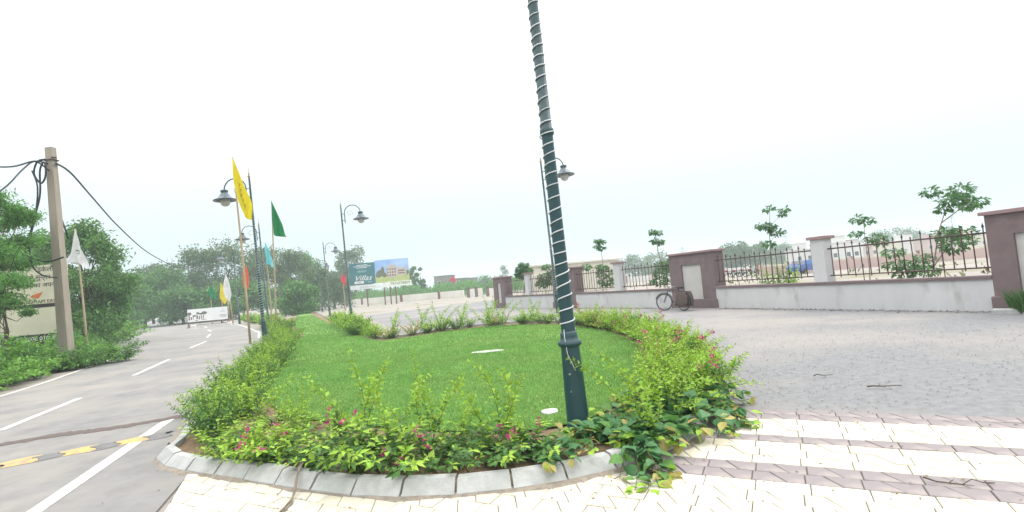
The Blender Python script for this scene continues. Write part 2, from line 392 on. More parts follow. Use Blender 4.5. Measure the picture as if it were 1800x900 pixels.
# worn speed breaker in yellow and black
B0, B1 = np.array((-6.4, 6.29)), np.array((-4.95, 7.16))
t = thing('speed_breaker', 'low worn speed hump painted in yellow and black patches across the road', 'speed hump', (float(B0[0]), float(B0[1]), 0), math.atan2(B1[1]-B0[1], B1[0]-B0[0]))
Lb = float(np.linalg.norm(B1-B0)); edges = [0]+[float(np.dot(np.array(q)-B0, (B1-B0)/Lb)) for q in ((-6.14, 6.47), (-5.93, 6.6), (-5.66, 6.76), (-5.45, 6.89), (-5.18, 7.04))]+[Lb]
for i in range(6):
    x0, x1 = edges[i], edges[i+1]; nx, ny = 12, 7; V = []; gg = np.random.default_rng(50+i)
    je = [.05*math.sin(9*j/ny+i)+gg.normal()*.015 for j in range(ny+1)]; je2 = [.05*math.sin(9*j/ny+i+1) for j in range(ny+1)]
    for a in range(nx+1):
        for b in range(ny+1):
            xx = (x0+.004+je2[b]*0)+(x1-x0-.008)*a/nx; yy = (b/ny-.5)*(.36+.05*math.sin(xx*9)); V.append((xx+.05*math.sin(b*1.3+round(xx*0)), yy+.015*math.sin(xx*11), .004+.02*math.cos((b/ny-.5)*math.pi)+(gg.normal()*.0015 if 0 < b < ny else 0)))
    F = [(a*(ny+1)+b, (a+1)*(ny+1)+b, (a+1)*(ny+1)+b+1, a*(ny+1)+b+1) for a in range(nx) for b in range(ny)]
    inst('hump_patch', npmesh('hump_patch', V, F, YELP if i % 2 == 0 else BLKP, True), t)
# dark patched seam across the road: ragged strip
gg = np.random.default_rng(3); V = []; A, B = np.array((-8.9, 6.9)), np.array((-5.35, 8.28)); nn = 60; tt = (B-A)/np.linalg.norm(B-A); ss = np.array((-tt[1], tt[0]))
for i in range(nn+1):
    p = A+(B-A)*i/nn; w1 = .11+abs(gg.normal())*.04; w2 = .1+abs(gg.normal())*.04; c_ = .05*math.sin(i*.25)
    for s_, z_ in ((w1, .0045), (0, .009), (-w2, .0045)): q = p+ss*(s_+c_); V.append((q[0], q[1], z_))
F = [(i*3+k, i*3+k+1, i*3+k+4, i*3+k+3) for i in range(nn) for k in range(2)]
tag(inst('road_seam', npmesh('road_seam', V, [f[::-1] for f in F], SEALM)), kind='structure')

# ------------------------------------------------------------------ island: kerb, soil, lawn
kerb_near = [(-18.5, 36.8), (-16.1, 32.6), (-13.1, 26.8), (-10.5, 20.7), (-8.1, 14.7), (-6.45, 10.5), (-5.4, 8.3), (-4.75, 7.1), (-4.42, 6.4), (-4.28, 5.95), (-4.03, 5.68), (-3.69, 5.44), (-3.38, 5.28), (-2.75, 4.95), (-2.14, 4.63), (-1.49, 4.32), (-.81, 4.15), (-.06, 4.17), (.59, 4.33), (1.15, 4.62), (1.62, 5.02), (2.0, 5.6), (2.45, 6.8), (2.9, 8.4), (3.2, 10.2), (3.35, 12.8), (2.95, 16.0), (1.95, 18.9), (.3, 20.8), (-1.4, 21.3), (-3.2, 20.6), (-4.5, 19.3), (-5.3, 19.6), (-6.6, 22.2), (-11.2, 33), (-20.5, 54.5), (-34, 86)]
kerb_far = [(-38.5, 87), (-28, 66), (-24.3, 52), (-21.5, 43), (-18.5, 36.8)]
kl = smoothline(kerb_near, 6)
KS = resample(kl, .46, 0)
t = thing('kerb', 'grey precast kerb of sloping concrete stones running round the planted island', 'kerb', (0, 0, 0))
kg = np.random.default_rng(11)
near_first = sorted(range(len(KS)-1), key=lambda i: KS[i][0]**2+KS[i][1]**2)
rest = MB(); NK = 0
kin = offset(KS, .17); top_o = offset(KS, .095)
def kerb_stone(mb, i):
    a, b = np.array(KS[i]), np.array(KS[i+1]); ai, bi = np.array(kin[i]), np.array(kin[i+1]); at_, bt = np.array(top_o[i]), np.array(top_o[i+1])
    u = .022; j = kg.uniform(-.008, .008, 3); h = .125+j[0]
    def L_(p, q, s): return p+(q-p)*s
    V = []
    for s in (u, 1-u):
        o_, m_, n_ = L_(a, b, s), L_(at_, bt, s), L_(ai, bi, s); d_ = (o_-n_)/np.linalg.norm(o_-n_)*j[1]
        V += [(*(o_+d_), -.02), (*(o_+d_), .03), (*(m_+d_), h), (*(n_+d_), h+.005), (*(n_+d_), -.02)]
    F = [(0, 1, 6, 5), (1, 2, 7, 6), (2, 3, 8, 7), (3, 4, 9, 8), (4, 3, 2, 1, 0), (5, 6, 7, 8, 9)]
    # outward is to the side away from the bed: check winding
    mb.add(V, F)
for rank, i in enumerate(near_first):
    if rank < 150: q = MB(); kerb_stone(q, i); q.build('kerb_stone', KERBM, t)
    else: kerb_stone(rest, i)
tag(rest.build('kerb_stone_run', KERBM, t), kind='stuff')
# joint filler below the stones
jf = MB(); ko = offset(KS, .04); ki = offset(KS, .16)
for i in range(len(KS)-1):
    jf.add([(*ko[i], .0), (*ko[i+1], .0), (*top_o[i+1], .098), (*top_o[i], .098), (*ki[i], .098), (*ki[i+1], .098)], [(0, 1, 2, 3), (3, 2, 5, 4)])
jf.build('joint_mortar', SAND, t)
isl = kl+smoothline(kerb_far, 3)[:-1]
sheet('planting_bed', offset(kl, .13)+smoothline(kerb_far, 3)[:-1], .06, SOIL)
lawn_poly = [(-3.95, 8.1), (-3.35, 7.3), (-2.29, 6.55), (-.79, 5.75), (.12, 5.55), (.9, 6.0), (1.75, 7.4), (2.25, 9.2), (2.62, 12.0), (2.45, 14.83), (1.6, 17.8), (.1, 19.5), (-1.37, 20.0), (-3.0, 19.2), (-4.4, 18.0), (-5.2, 18.4), (-7.2, 22.8), (-12.2, 33.5), (-21.5, 54.5), (-34.5, 84), (-37, 84), (-27, 63), (-22.6, 52.0), (-16, 36.5), (-10.7, 25.5), (-8.6, 19), (-6.7, 13.4), (-5.1, 9.95)]
lp = smoothline(lawn_poly, 4, True)
sheet('lawn', lp, .085, LAWNM)
# grass blades, denser near the camera
def grass(n_try, y0, y1, x0, x1, h, w_):
    X = nr.uniform(x0, x1, n_try); Y = nr.uniform(y0, y1, n_try); k = inpoly(X, Y, lp); return X[k], Y[k], h, w_
VV = []; FF = []; base_i = 0
for X, Y, h, w_ in (grass(150000, 5.3, 9, -6, 3, .032, .0055), grass(150000, 9, 14, -9, 3.2, .036, .009), grass(110000, 14, 24, -12, 3.2, .04, .015), grass(60000, 24, 60, -28, -5, .05, .035)):
    n = len(X); a = nr.uniform(0, 2*math.pi, n); H_ = h*nr.uniform(.5, 1.4, n); W_ = w_*nr.uniform(.6, 1.3, n)
    lx, ly = nr.normal(size=n)*h*.55, nr.normal(size=n)*h*.55
    z0 = np.full(n, .083); dx, dy = np.cos(a)*W_, np.sin(a)*W_
    V = np.stack([np.stack([X-dx, Y-dy, z0], 1), np.stack([X+dx, Y+dy, z0], 1), np.stack([X+lx, Y+ly, z0+H_], 1)], 1).reshape(-1, 3)
    VV.append(V); FF.append(np.arange(n*3).reshape(-1, 3)+base_i); base_i += n*3
tag(inst('grass', npmesh('grass', np.concatenate(VV), np.concatenate(FF), GRASS)), 'short bright green mown grass covering the island lawn', 'grass', kind='stuff')
g = np.random.default_rng(12); DR = resample(kl, .12, 0); n = len(DR); DR = [p for p in DR if p[1] < 12]; o1 = offset(DR, .03); V = []; wv = .14
for i in range(len(DR)):
    wv = min(.2 if DR[i][0] > -3.2 else .09, max(.02, wv+g.normal()*.03)); a = o1[i]; b = offset(DR[max(0, i-1):i+2], -wv)[min(1, i)]; V += [(a[0], a[1], .034), ((a[0]+b[0])/2, (a[1]+b[1])/2, .019+abs(g.normal())*.003), (b[0], b[1], -.004)]
F = [(i*3+k, i*3+k+1, i*3+k+4, i*3+k+3) for i in range(len(DR)-1) for k in range(2)]
tag(inst('dust', npmesh('dust', V, F, mat('sandy_dust', (.29, .25, .205), (.19, .165, .14), 14, .95, .8, 90), True)), 'drift of sandy dust lying along the outer foot of the island kerb', 'dust', kind='stuff')
# white stone slabs set in the lawn
def slab(loc, rx, ry, lab, seed):
    g = np.random.default_rng(seed); P = [(rx*math.cos(2*math.pi*k/11)*g.uniform(.8, 1.1), ry*math.sin(2*math.pi*k/11)*g.uniform(.8, 1.1)) for k in range(11)]
    o = MB().prism(P, -.02, .02).build('stone_slab', mat('white_stone', (.6, .59, .56), (.46, .45, .42), 6, .8, .3, 40), None, (loc[0], loc[1], .088)); tag(o, lab, 'stone')
slab((-0.78, 12.33), .42, .2, 'flat white stone slab lying in the middle of the lawn', 1)
slab((0.29, 6.18), .11, .13, 'small white stone at the lawn edge left of the near lamp post', 2)

# ------------------------------------------------------------------ pavers
t = thing('block_paving', 'cream interlocking block paving with mauve bands in front of the island', 'paving', (0, 0, -.003)); t['kind'] = 'structure'
isl_poly = kl; isl_in = offset(kl, .06)
cells = []
row_h = .19; cw = .36
def rowcol(top):
    if top > 6.03: return 'm'
    k = round((6.02-top)/row_h)
    return 'c' if k < 3 else 'm' if k == 3 else 'c' if k < 7 else 'm' if k < 9 else 'c'
left_a, left_b = np.array((-3.47, 5.22)), np.array((-3.1, 4.38)); ld = (left_b-left_a)/np.linalg.norm(left_b-left_a)
shapes = {}
for r_ in range(-2, 32):
    top = 6.02-r_*row_h; col = rowcol(top+1e-6)
    shift = (.19 if r_ % 2 else 0)
    for c in range(-22, 26):
        a0 = c*cw+.035*(r_ % 2)+.01*math.sin(r_*1.7)
        for side in (0, 1):
            flip = 0
            hi, lo = (.12, .24) if flip == 0 else (.26, .12)
            if side == 0: q = [(0, 0), (hi, 0), (lo, -row_h), (0, -row_h)]
            else: q = [(hi, 0), (cw, 0), (cw, -row_h), (lo, -row_h)]
            cx = sum(p[0] for p in q)/4; cy = -row_h/2
            wpt = np.array(EN(a0+cx, top+cy))
            if wpt[1] < 2.4: continue
            sd_v = [float(np.cross(ld, np.array(EN(a0+px, top+py))-left_a)) for px, py in q]
            if max(sd_v) < .03: continue
            if min(sd_v) < .0:
                nq = []
                for k in range(4):
                    j = (k+1) % 4; A_, B_ = q[k], q[j]; da, db = sd_v[k], sd_v[j]
                    if da >= 0: nq.append(A_)
                    if (da >= 0) != (db >= 0): f_ = da/(da-db); nq.append((A_[0]+(B_[0]-A_[0])*f_, A_[1]+(B_[1]-A_[1])*f_))
                q = nq
                if len(q) < 3: continue
                cx = sum(p[0] for p in q)/len(q); cy = sum(p[1] for p in q)/len(q); wpt = np.array(EN(a0+cx, top+cy)); flip = 2
            if all(inpoly(np.array([EN(a0+px, top+py)[0]]), np.array([EN(a0+px, top+py)[1]]), isl_poly)[0] for px, py in q): continue
            if inpoly(np.array([wpt[0]]), np.array([wpt[1]]), isl_in)[0]: continue
            if wpt[0] > 6.5: continue
            cells.append((wpt[0]**2+wpt[1]**2, r_, c, side, flip, col, a0, top, q, cx, cy, wpt))
def visible(wp):
    x, y = wp; d_ = y*math.cos(pit); v = Vector((x, y, -1.65)); dz = v.dot(Fv)
    if dz < .5: return False
    return abs(v.dot(Rv)/dz) < 1.02 and abs(v.dot(Uv)/dz) < .52
cells.sort(key=lambda c: (not visible(c[-1]), c[0]))
def paver_mb(mb, q, cx, cy, zt, tilt=(0, 0), off=(0, 0), rot=0):
    g_ = .004; b_ = .005; P = []; n = len(q)
    for ins, z in ((g_, -.02), (g_, zt-b_), (g_+b_, zt)):
        for px, py in q:
            dx, dy = px-cx, py-cy; L = max(.02, math.hypot(dx, dy)); s = max(.2, 1-ins*1.35/L); X, Y = dx*s+off[0], dy*s+off[1]
            P.append((X*e_[0]+Y*n_v[0], X*e_[1]+Y*n_v[1], z))
    F = [tuple(range(3*n-1, 2*n-1, -1))]
    for k in (0, n):
        for i in range(n): j = (i+1) % n; F.append((k+j, k+i, k+n+i, k+n+j))
    mb.add(P, F)
pav_cache = {}; stc, stm = MB(), MB(); pg = np.random.default_rng(5)
pr_c = [CREAM, mat('cream_paver_warm', (.54, .495, .4), (.47, .43, .34), 3, .85, .35, 90, c3=(.42, .35, .27), s3=2.2, t3=(.6, .85)), mat('cream_paver_pale', (.57, .545, .47), (.5, .475, .41), 3, .85, .35, 90, c3=(.42, .36, .28), s3=2.2, t3=(.62, .88))]
for idx, (dd, r_, c, side, flip, col, a0, top, q, cx, cy, wp) in enumerate(cells):
    if idx < 300:
        v_ = int(pg.integers(0, 3)) if col == 'c' else 0; key = (side, flip, col, v_) if flip < 2 else ('cut', idx)
        if key not in pav_cache:
            mb = MB(); paver_mb(mb, q, cx, cy, .012); pav_cache[key] = mb.mesh('paver', pr_c[v_] if col == 'c' else MAUVE)
        o = inst('paver', pav_cache[key], t, (wp[0], wp[1], pg.uniform(-.0025, .003))); o.rotation_euler = (pg.normal()*.008, pg.normal()*.008, pg.normal()*.006)
    else:
        ob = (stc if col == 'c' else stm); mb = MB(); paver_mb(mb, q, cx, cy, .012+pg.uniform(-.002, .002)); ob.add([(x+wp[0], y+wp[1], z) for x, y, z in mb.v], mb.f)
if stc.v: tag(stc.build('paver_field', CREAM, t), kind='stuff')
if stm.v: tag(stm.build('paver_band', MAUVE, t), kind='stuff')

# ------------------------------------------------------------------ lamp posts
def lamp_proto(wrap_top=8.3*.78, pitch=.12, n=14):
    t = thing('street_lamp', 'x', 'street lamp', (0, 0, 0))
    b = MB(); b.lathe([(.0, -.02), (.19, -.02), (.19, .0), (.135, .03), (.118, .08), (.108, .55), (.098, .87), (.098, .88), (.125, .9), (.128, .93), (.1, .95), (.09, .99), (.092, 1.02), (.078, 1.04), (.07, 1.05)], 24)
    bp = b.build('base', POLEG, t)
    hb = MB()
    for z, a in ((.42, 4.1), (.60, 4.1), (.76, 4.1)): r_ = .1; hb.box(r_*math.cos(a)-.008, r_*math.cos(a)+.008, r_*math.sin(a)-.012, r_*math.sin(a)+.0, z, z+.016)
    hb.build('bolt', CHROME, bp)
    s = MB(); s.lathe([(.075, 1.03), (.068, 2.0), (.062, 3.15), (.062, 3.16), (.077, 3.18), (.077, 3.23), (.06, 3.25), (.054, 5.0), (.048, 7.0), (.043, 7.85), (.03, 7.9)], 20); s.build('shaft', POLEG, t)
    def rad(z): return .0745 if z < 1.03 else .0755-(z-1.03)*.0062 if z < 3.1 else .0605-(z-3.25)*.0035
    w_ = MB(); P = []; z = 1.06; k = 0
    while z < wrap_top:
        a = k*2*math.pi/n
        r_ = rad(z)+.006+(.016 if 3.14 < z < 3.27 else 0); P.append((r_*math.cos(a), r_*math.sin(a), z+.008*math.sin(k*.37))); z += pitch/n*(1+.1*math.sin(k*.05)); k += 1
    w_.tube(P, .0075, 4)
    w_.tube([(.085*math.cos(3.9), .085*math.sin(3.9), 1.07), (.102*math.cos(4.0), .102*math.sin(4.0), .98), (.112*math.cos(4.15), .112*math.sin(4.15), .82), (.12*math.cos(4.6), .12*math.sin(4.6), .68), (.12*math.cos(4.75), .12*math.sin(4.75), .64)], .004, 5)
    w_.build('rope_light', ROPEL, t)
    f = MB(); f.lathe([(.03, 7.88), (.06, 7.93), (.065, 7.97), (.035, 8.0), (.03, 8.05), (.045, 8.08), (.02, 8.12), (.012, 8.2), (.01, 8.42), (.001, 8.46)], 12); f.build('finial', GOLD, t)
    a = MB(); P = [(.2, 0, 6.75)]
    P += [(.2, 0, 6.8), (.2, 0, 7.4)]
    for k in range(0, 11): th = math.pi*(1-k/10); P.append((.73+.53*math.cos(th), 0, 7.42+.53*math.sin(th)))
    a.tube(P, .03, 8); a.tube([(.0, 0, 6.95), (.2, 0, 6.95)], .018, 6); a.tube([(.0, 0, 7.38), (.2, 0, 7.38)], .018, 6)
    a.build('arm', POLEG, t)
    sc = MB(); P = []
    for k in range(22): th = -.6+k*.36; rr = .27*(1-k/26); P.append((.62+rr*math.cos(th)*.9-.08, 0, 7.38+rr*math.sin(th)*.9))
    sc.tube(P, .011, 5); sc.build('scroll', GOLD, t)
    h = MB(); h.lathe([(.0, 7.45), (.14, 7.45), (.17, 7.43), (.17, 7.38), (.15, 7.36), (.15, 7.28), (.19, 7.25), (.24, 7.16), (.36, 7.03), (.5, 6.98), (.53, 6.95), (.52, 6.93), (.35, 6.97), (.2, 7.02)], 24, (1.26, 0, 0)); h.build('lamp_shade', SHADE, t)
    gl = MB(); gl.lathe([(.19, 7.0), (.225, 6.92), (.22, 6.82), (.17, 6.72), (.09, 6.66), (.001, 6.64)], 20, (1.26, 0, 0)); gl.build('globe', GLOBE, t)
    return t
lamp = lamp_proto(); note(lamp)
gA = 'dark green street lamps with curved arms'
LAMPS = [((.545, 5.46), 0.15, 'near green lamp post wrapped in white rope light rising from the big-leaved shrub', (1.0, 0)),
 ((-12.04, 24.3, -0.02), math.pi, 'tall lamp post beside the yellow flag, its lamp head hanging over the road', (1, -.3)),
 ((-19.06, 39.2, 0.67), math.pi+.2, 'lamp post behind the cyan flag pole with its head to the left', (1, 0)),
 ((-29.11, 53.6, 0.57), math.pi+.1, 'farthest left lamp post against the wide tree past the orange flag', (1, 0)),
 ((-11.06, 34.2, 0.0), .1, 'lamp post at the tip of the lawn hedge with the villa billboard behind it', (1, 0)),
 ((-20.4, 55.8, -0.02), .2, 'second lamp post in the receding row left of the villa billboard', (1, 0)),
 ((-29.99, 79.0, -0.0), .3, 'smallest lamp post at the far end of the lawn row', (1, 0)),
 ((2.12, 26.3, -0.16), -.55, 'lamp post in the far hedge partly hidden behind the near lamp post', (1, 0))]
for i, (p, rz, lab, ln) in enumerate(LAMPS):
    o = lamp if i == 0 else copy_tree(lamp); o.location = (p[0], p[1], .06 if i == 0 else 0.0); tag(o, lab, 'street lamp', gA)
    o.rotation_euler = (0, R(-1.6 if i else -.9), rz) if abs(rz) < 2 else (0, R(2.2), rz)

# ------------------------------------------------------------------ concrete power pole, cables
pb = (-16.34, 18.5, 0.18)
t = thing('utility_pole', 'square concrete electricity pole standing in the roadside bushes', 'utility pole', (pb[0], pb[1], -.02))
V = []; F = []
m_ = MB(); w0, w1, HH = .185, .125, 8.2
lean = -.0
P0 = [(-w0, -w0*.8), (w0, -w0*.8), (w0, w0*.8), (-w0, w0*.8)]
m_.add([(x, y, 0) for x, y in P0]+[(x*w1/w0, y*w1/w0, HH) for x, y in P0], [(3, 2, 1, 0), (4, 5, 6, 7), (0, 1, 5, 4), (1, 2, 6, 5), (2, 3, 7, 6), (3, 0, 4, 7)])
t.rotation_euler = (0, R(-2.4), 0); m_.build('shaft', CONC, t)
k_ = MB(); k_.tube([(-.14, -.12, 7.75), (-.32, -.14, 7.7)], .03, 6); k_.tube([(.12, -.12, 7.8), (.3, -.12, 7.75)], .03, 6); k_.box(-.17, .17, -.14, .14, 7.7, 7.74); k_.build('cable_clamp', IRON, t)
def cable(pts, r, lab, per=8):
    P = smoothline(pts, per); q = MB().tube(P, r, 6).build('cable', CABLE); tag(q, lab, 'cable', 'cables on the concrete pole')
cable([(-16.71, 18.4, 7.55), (-16.83, 18.0, 7.56), (-16.68, 17.0, 7.11), (-15.74, 15.0, 6.61), (-14.23, 12.0, 6.04)], .03, 'thick black cable running off to the left from the pole top')
cable([(-16.58, 18.3, 7.26), (-16.98, 18.2, 7.61), (-16.87, 17.6, 7.17), (-16.49, 16.5, 6.23), (-16.66, 15.5, 5.38)], .028, 'second black cable dropping to the left edge below the first')
cable([(-16.69, 18.3, 7.69), (-16.9, 18.2, 7.6), (-17.04, 18.2, 7.17), (-16.8, 18.2, 6.79), (-16.62, 18.2, 7.07), (-16.65, 18.2, 7.56), (-16.82, 18.2, 7.26), (-16.86, 18.2, 6.32), (-17.19, 18.2, 5.2), (-17.33, 18.2, 4.49), (-17.22, 18.2, 4.13), (-16.74, 18.25, 3.93), (-16.08, 18.2, 4.03)], .03, 'black cable looping down the left side of the pole and back to it')
cable([(-17.11, 18.2, 7.28), (-16.93, 18.2, 6.64), (-17.05, 18.2, 5.61), (-17.2, 18.1, 4.58), (-17.1, 18.1, 3.79), (-16.84, 18.2, 3.44), (-16.39, 18.25, 3.32)], .025, 'thinner cable hanging in a slack curve against the pole shaft')
cable([(-16.41, 18.4, 7.54), (-17.24, 20.0, 7.59), (-20.47, 25.0, 7.68), (-23.88, 31.0, 7.23), (-29.28, 41.0, 6.73), (-35.61, 54.0, 6.56), (-40.74, 66.0, 6.81)], .035, 'long black cable sagging right from the pole top to the far trees')
cable([(-17.6, 19.8, 5.98), (-16.47, 18.7, 5.3), (-16.5, 18.9, 4.79)], .03, 'short cable tail at the right side of the pole')

# ------------------------------------------------------------------ flags
def flag(base, top_h, lab, colmat, L, Rr, pole_r=.03, lean=(0, 0), rz=0, pmat=BAMB, motif=None):
    """L, Rr: left and right outlines of the hanging cloth as (x, z down from the pole top)"""
    t = thing('flag_on_pole', lab, 'flag', (base[0], base[1], 0), rz, 'flags on bamboo poles')
    tp = Vector((lean[0], lean[1], top_h)); P = [tuple(tp*f+Vector((math.sin(f*5)*.02, 0, 0))) for f in (0, .25, .5, .75, 1)]
    MB().tube(P, [pole_r, pole_r*.95, pole_r*.85, pole_r*.7, pole_r*.5], 7).build('pole', pmat, t)
    ns, nw = len(L), 10; Ls = smoothline(L, 4); Rs = smoothline(Rr, 4); V = []
    for i, (a, b) in enumerate(zip(Ls, Rs)):
        for k in range(nw+1):
            u = k/nw; x = a[0]+(b[0]-a[0])*u; z = a[1]+(b[1]-a[1])*u
            dep = .07*math.sin(u*9+i*.35)*(min(1, i/6))+.03*math.sin(i*.9+u*4)
            lx = lean[0]*(1-(-z)/top_h); V.append((lean[0]+x+0*lx, lean[1]-pole_r-.05+dep, top_h+z))
    F = [(i*(nw+1)+k, i*(nw+1)+k+1, (i+1)*(nw+1)+k+1, (i+1)*(nw+1)+k) for i in range(len(Ls)-1) for k in range(nw)]
    inst('cloth', npmesh('cloth', V, F, colmat, True), t)
    if motif: motif(t, tp)
    return t
WH = cloth('white_cloth', (.72, .72, .72)); YE = cloth('yellow_cloth', (.75, .62, .01)); GN = cloth('green_cloth', (.01, .2, .06)); OR = cloth('orange_cloth', (.7, .12, .04)); CY = cloth('cyan_cloth', (.2, .6, .68)); RD = cloth('red_cloth', (.6, .06, .08))
DKE = mat('dark_print', (.03, .08, .04), None, 4, .8)
def yellow_motif(t, tp):
    q = MB()
    for k, (x, z) in enumerate(((.3, -1.35), (.32, -1.6), (.36, -1.85), (.42, -2.1), (.5, -2.35))):
        q.tube([(tp.x+x-.05, tp.y-.17, tp.z+z+.08), (tp.x+x+.04, tp.y-.17, tp.z+z), (tp.x+x-.02, tp.y-.17, tp.z+z-.09)], .018, 4)
    q.build('emblem', mat('olive_print', (.25, .2, .01), None, 4, .8), t)
def white_motif(t, tp): MB().tube([(tp.x+.1, tp.y-.15, tp.z-.95), (tp.x+.28, tp.y-.15, tp.z-1.0), (tp.x+.2, tp.y-.15, tp.z-1.12)], .03, 4).build('emblem', DKE, t)
flag((-18.82, 22.32), 5.75, 'white flag drooping from a leaning bamboo pole by the concrete pole', WH, [(0, 0), (-.1, -.5), (-.22, -1.0), (-.36, -1.42), (.05, -1.45)], [(.03, 0), (.18, -.45), (.34, -.95), (.5, -1.5), (.62, -1.85)], .045, (-.3, 0), motif=white_motif)
flag((-12.27, 23.39), 8.7, 'long yellow flag hanging in front of the tall lamp post', YE, [(0, 0), (-.02, -.7), (.02, -1.4), (.25, -2.2), (.5, -2.95)], [(.04, 0), (.3, -.8), (.55, -1.5), (.78, -2.3), (.72, -3.05)], .055, (-.3, 0), motif=yellow_motif)
flag((-13.1, 27.71), 7.35, 'dark green flag on a bamboo pole at the lawn corner', GN, [(0, 0), (-.03, -.8), (0, -1.5), (.1, -1.9), (.4, -2.0)], [(.04, 0), (.3, -.7), (.55, -1.3), (.6, -1.8), (.7, -2.05)], .045, (.2, 0))
flag((-15.16, 31.58), 5.6, 'light cyan flag hanging left of the green flag', CY, [(0, 0), (-.05, -.5), (.0, -1.0), (.05, -1.3), (.2, -1.4)], [(.04, 0), (.2, -.4), (.33, -.8), (.4, -1.2), (.45, -1.65)], .045, (-.1, 0))
flag((-22.6, 43.05), 5.3, 'orange flag on the pole right of the yellow one', OR, [(0, 0), (-.15, -.5), (-.2, -1.2), (-.1, -1.8), (0, -2.0)], [(.05, 0), (.3, -.4), (.4, -.9), (.3, -1.5), (.25, -2.1)], .05, (-.1, 0))
flag((-31.65, 56.93), 5.6, 'far white flag above the banner board', WH, [(0, 0), (-.25, -.9), (-.35, -1.8), (-.1, -2.6), (.1, -2.9)], [(.05, 0), (.3, -.7), (.5, -1.5), (.5, -2.4), (.3, -3.1)], .06, (-.5, 0))
flag((-36.36, 63.15), 5.0, 'far yellow flag left of the white one', YE, [(0, 0), (-.1, -.9), (-.2, -1.8), (.1, -2.3), (.2, -2.5)], [(.05, 0), (.4, -.7), (.6, -1.5), (.7, -2.2), (.4, -2.7)], .06)
flag((-37.18, 62.26), 4.7, 'far small green flag at the left end of the flag row', GN, [(0, 0), (-.2, -.5), (-.25, -1.0), (.1, -1.4), (.3, -1.6)], [(.05, 0), (.4, -.4), (.7, -.9), (.8, -1.3), (.7, -1.8)], .06)
flag((-24.46, 73.02), 5.2, 'red flag by the far wall left of the villa billboard', RD, [(0, 0), (-.25, -.4), (-.35, -.9), (0, -1.3), (.1, -1.5)], [(.05, 0), (.35, -.3), (.5, -.7), (.4, -1.1), (.3, -1.7)], .08)
flag((-13.69, 113.68), 4.6, 'red flag on a pole before the unfinished brick building', RD, [(0, 0), (-.4, -.4), (-.6, -.8), (-.1, -1.2), (.1, -1.4)], [(.05, 0), (.5, -.3), (.75, -.7), (.6, -1.1), (.4, -1.5)], .08)
for px, h, lb in ((388, 5.5, 'bare dark pole left of the far white flag'), (402, 3.6, 'bare bamboo pole beside the banner board')):
    q = {388: (-36.78, 63.62), 402: (-34.01, 60.46)}[px]; o = MB().tube([(0, 0, 0), (-.1, 0, h)], [.07, .05], 7).build('bare_pole', BAMB if px == 402 else BARK, None, (q[0], q[1], 0)); tag(o, lb, 'pole')

# ------------------------------------------------------------------ banner board on the road
b0, b1 = (-34.7, 54.14), (-32.82, 57.43)
ang = math.atan2(b1[1]-b0[1], b1[0]-b0[0]); 
b0 = (-35.22, 54.66); Wb = 3.9
t = thing('banner_board', 'white printed banner board on a steel stand across the far road', 'sign', (b0[0], b0[1], 0), R(14))
fr = MB()
for x in (.05, Wb-.05):
    fr.tube([(x, 0, 0), (x, 0, 1.95)], .035, 6); fr.tube([(x, -.45, .03), (x, .45, .03)], .035, 6); fr.tube([(x, -.35, .05), (x, 0, .5)], .025, 5); fr.tube([(x, .35, .05), (x, 0, .5)], .025, 5)
fr.tube([(0, 0, .25), (Wb, 0, .25)], .03, 6); fr.tube([(0, 0, .58), (Wb, 0, .58)], .03, 6); fr.tube([(0, 0, 1.95), (Wb, 0, 1.95)], .03, 6)
fr.build('stand', STEELR, t)
MB().box(0, Wb, -.06, -.04, .62, 1.98).build('panel', mat('banner_white', (.78, .78, .78), (.72, .72, .73), 1, .7), t)
prn = MB(); 
for (x0, x1, z0, z1) in ((.1, .22, .8, 1.5), (.3, .42, .85, 1.15), (.5, .58, .9, 1.35), (.75, .95, .72, .8), (.85, 1.0, .9, 1.3), (1.08, 1.2, .85, 1.2), (1.3, 1.4, .9, 1.25), (1.5, 1.58, .9, 1.3), (1.35, 1.8, .78, .84)):
    prn.box(x0, x1, -.068, -.0605, z0, z1)
prn.build('printed_picture', mat('print_brown', (.14, .08, .09), (.3, .2, .2), 6, .8), t)
prn = MB()
for cx, cz, rx, rz_ in ((.18, 1.5, .22, .17), (1.0, 1.5, .18, .12), (1.62, 1.5, .27, .17), (1.3, 1.42, .2, .1), (.7, 1.25, .14, .1)):
    prn.add([(cx+rx*math.cos(a*.6283), -.066-.001*(cx), cz+rz_*math.sin(a*.6283)) for a in range(10)], [tuple(range(10))])
prn.build('printed_trees', mat('print_green_grey', (.12, .12, .1), (.2, .19, .17), 8, .8), t)
GREYT = mat('print_grey', (.3, .32, .32), None, 4, .8)
for body, sz, x, z in (('ll', .25, 3.45, 1.72), ('VILLAS', .16, 3.4, 1.5), ('villa plots', .13, 3.4, 1.1), ('OPEN', .15, 3.45, .95)):
    if body in ('ll', 'VILLAS'): sign_text(body, sz, GREYT, t, (x, -.066, z))
q = MB()
for x0, x1, z in ((3.15, 3.8, 1.12), (3.05, 3.75, 1.0), (3.2, 3.8, .88)): q.box(x0, x1, -.066, -.061, z, z+.05)
q.build('printed_lines', GREYT, t)
o = MB().box(-.22, .22, -.15, .15, 0, .3, .05).build('white_block', mat('white_block_paint', (.7, .68, .62), None, 4, .9), None, (b0[0]+.95, b0[1]-.6, 0)); tag(o, 'small white concrete block at the foot of the banner board', 'block')
o = MB().box(-.22, .22, -.15, .15, 0, .3, .05).build('white_block', mat('white_block_paint', (.7, .68, .62), None, 4, .9), None, (b0[0]+4.6, b0[1]-.3, 0)); tag(o, 'white concrete block on the kerb right of the banner board', 'block')

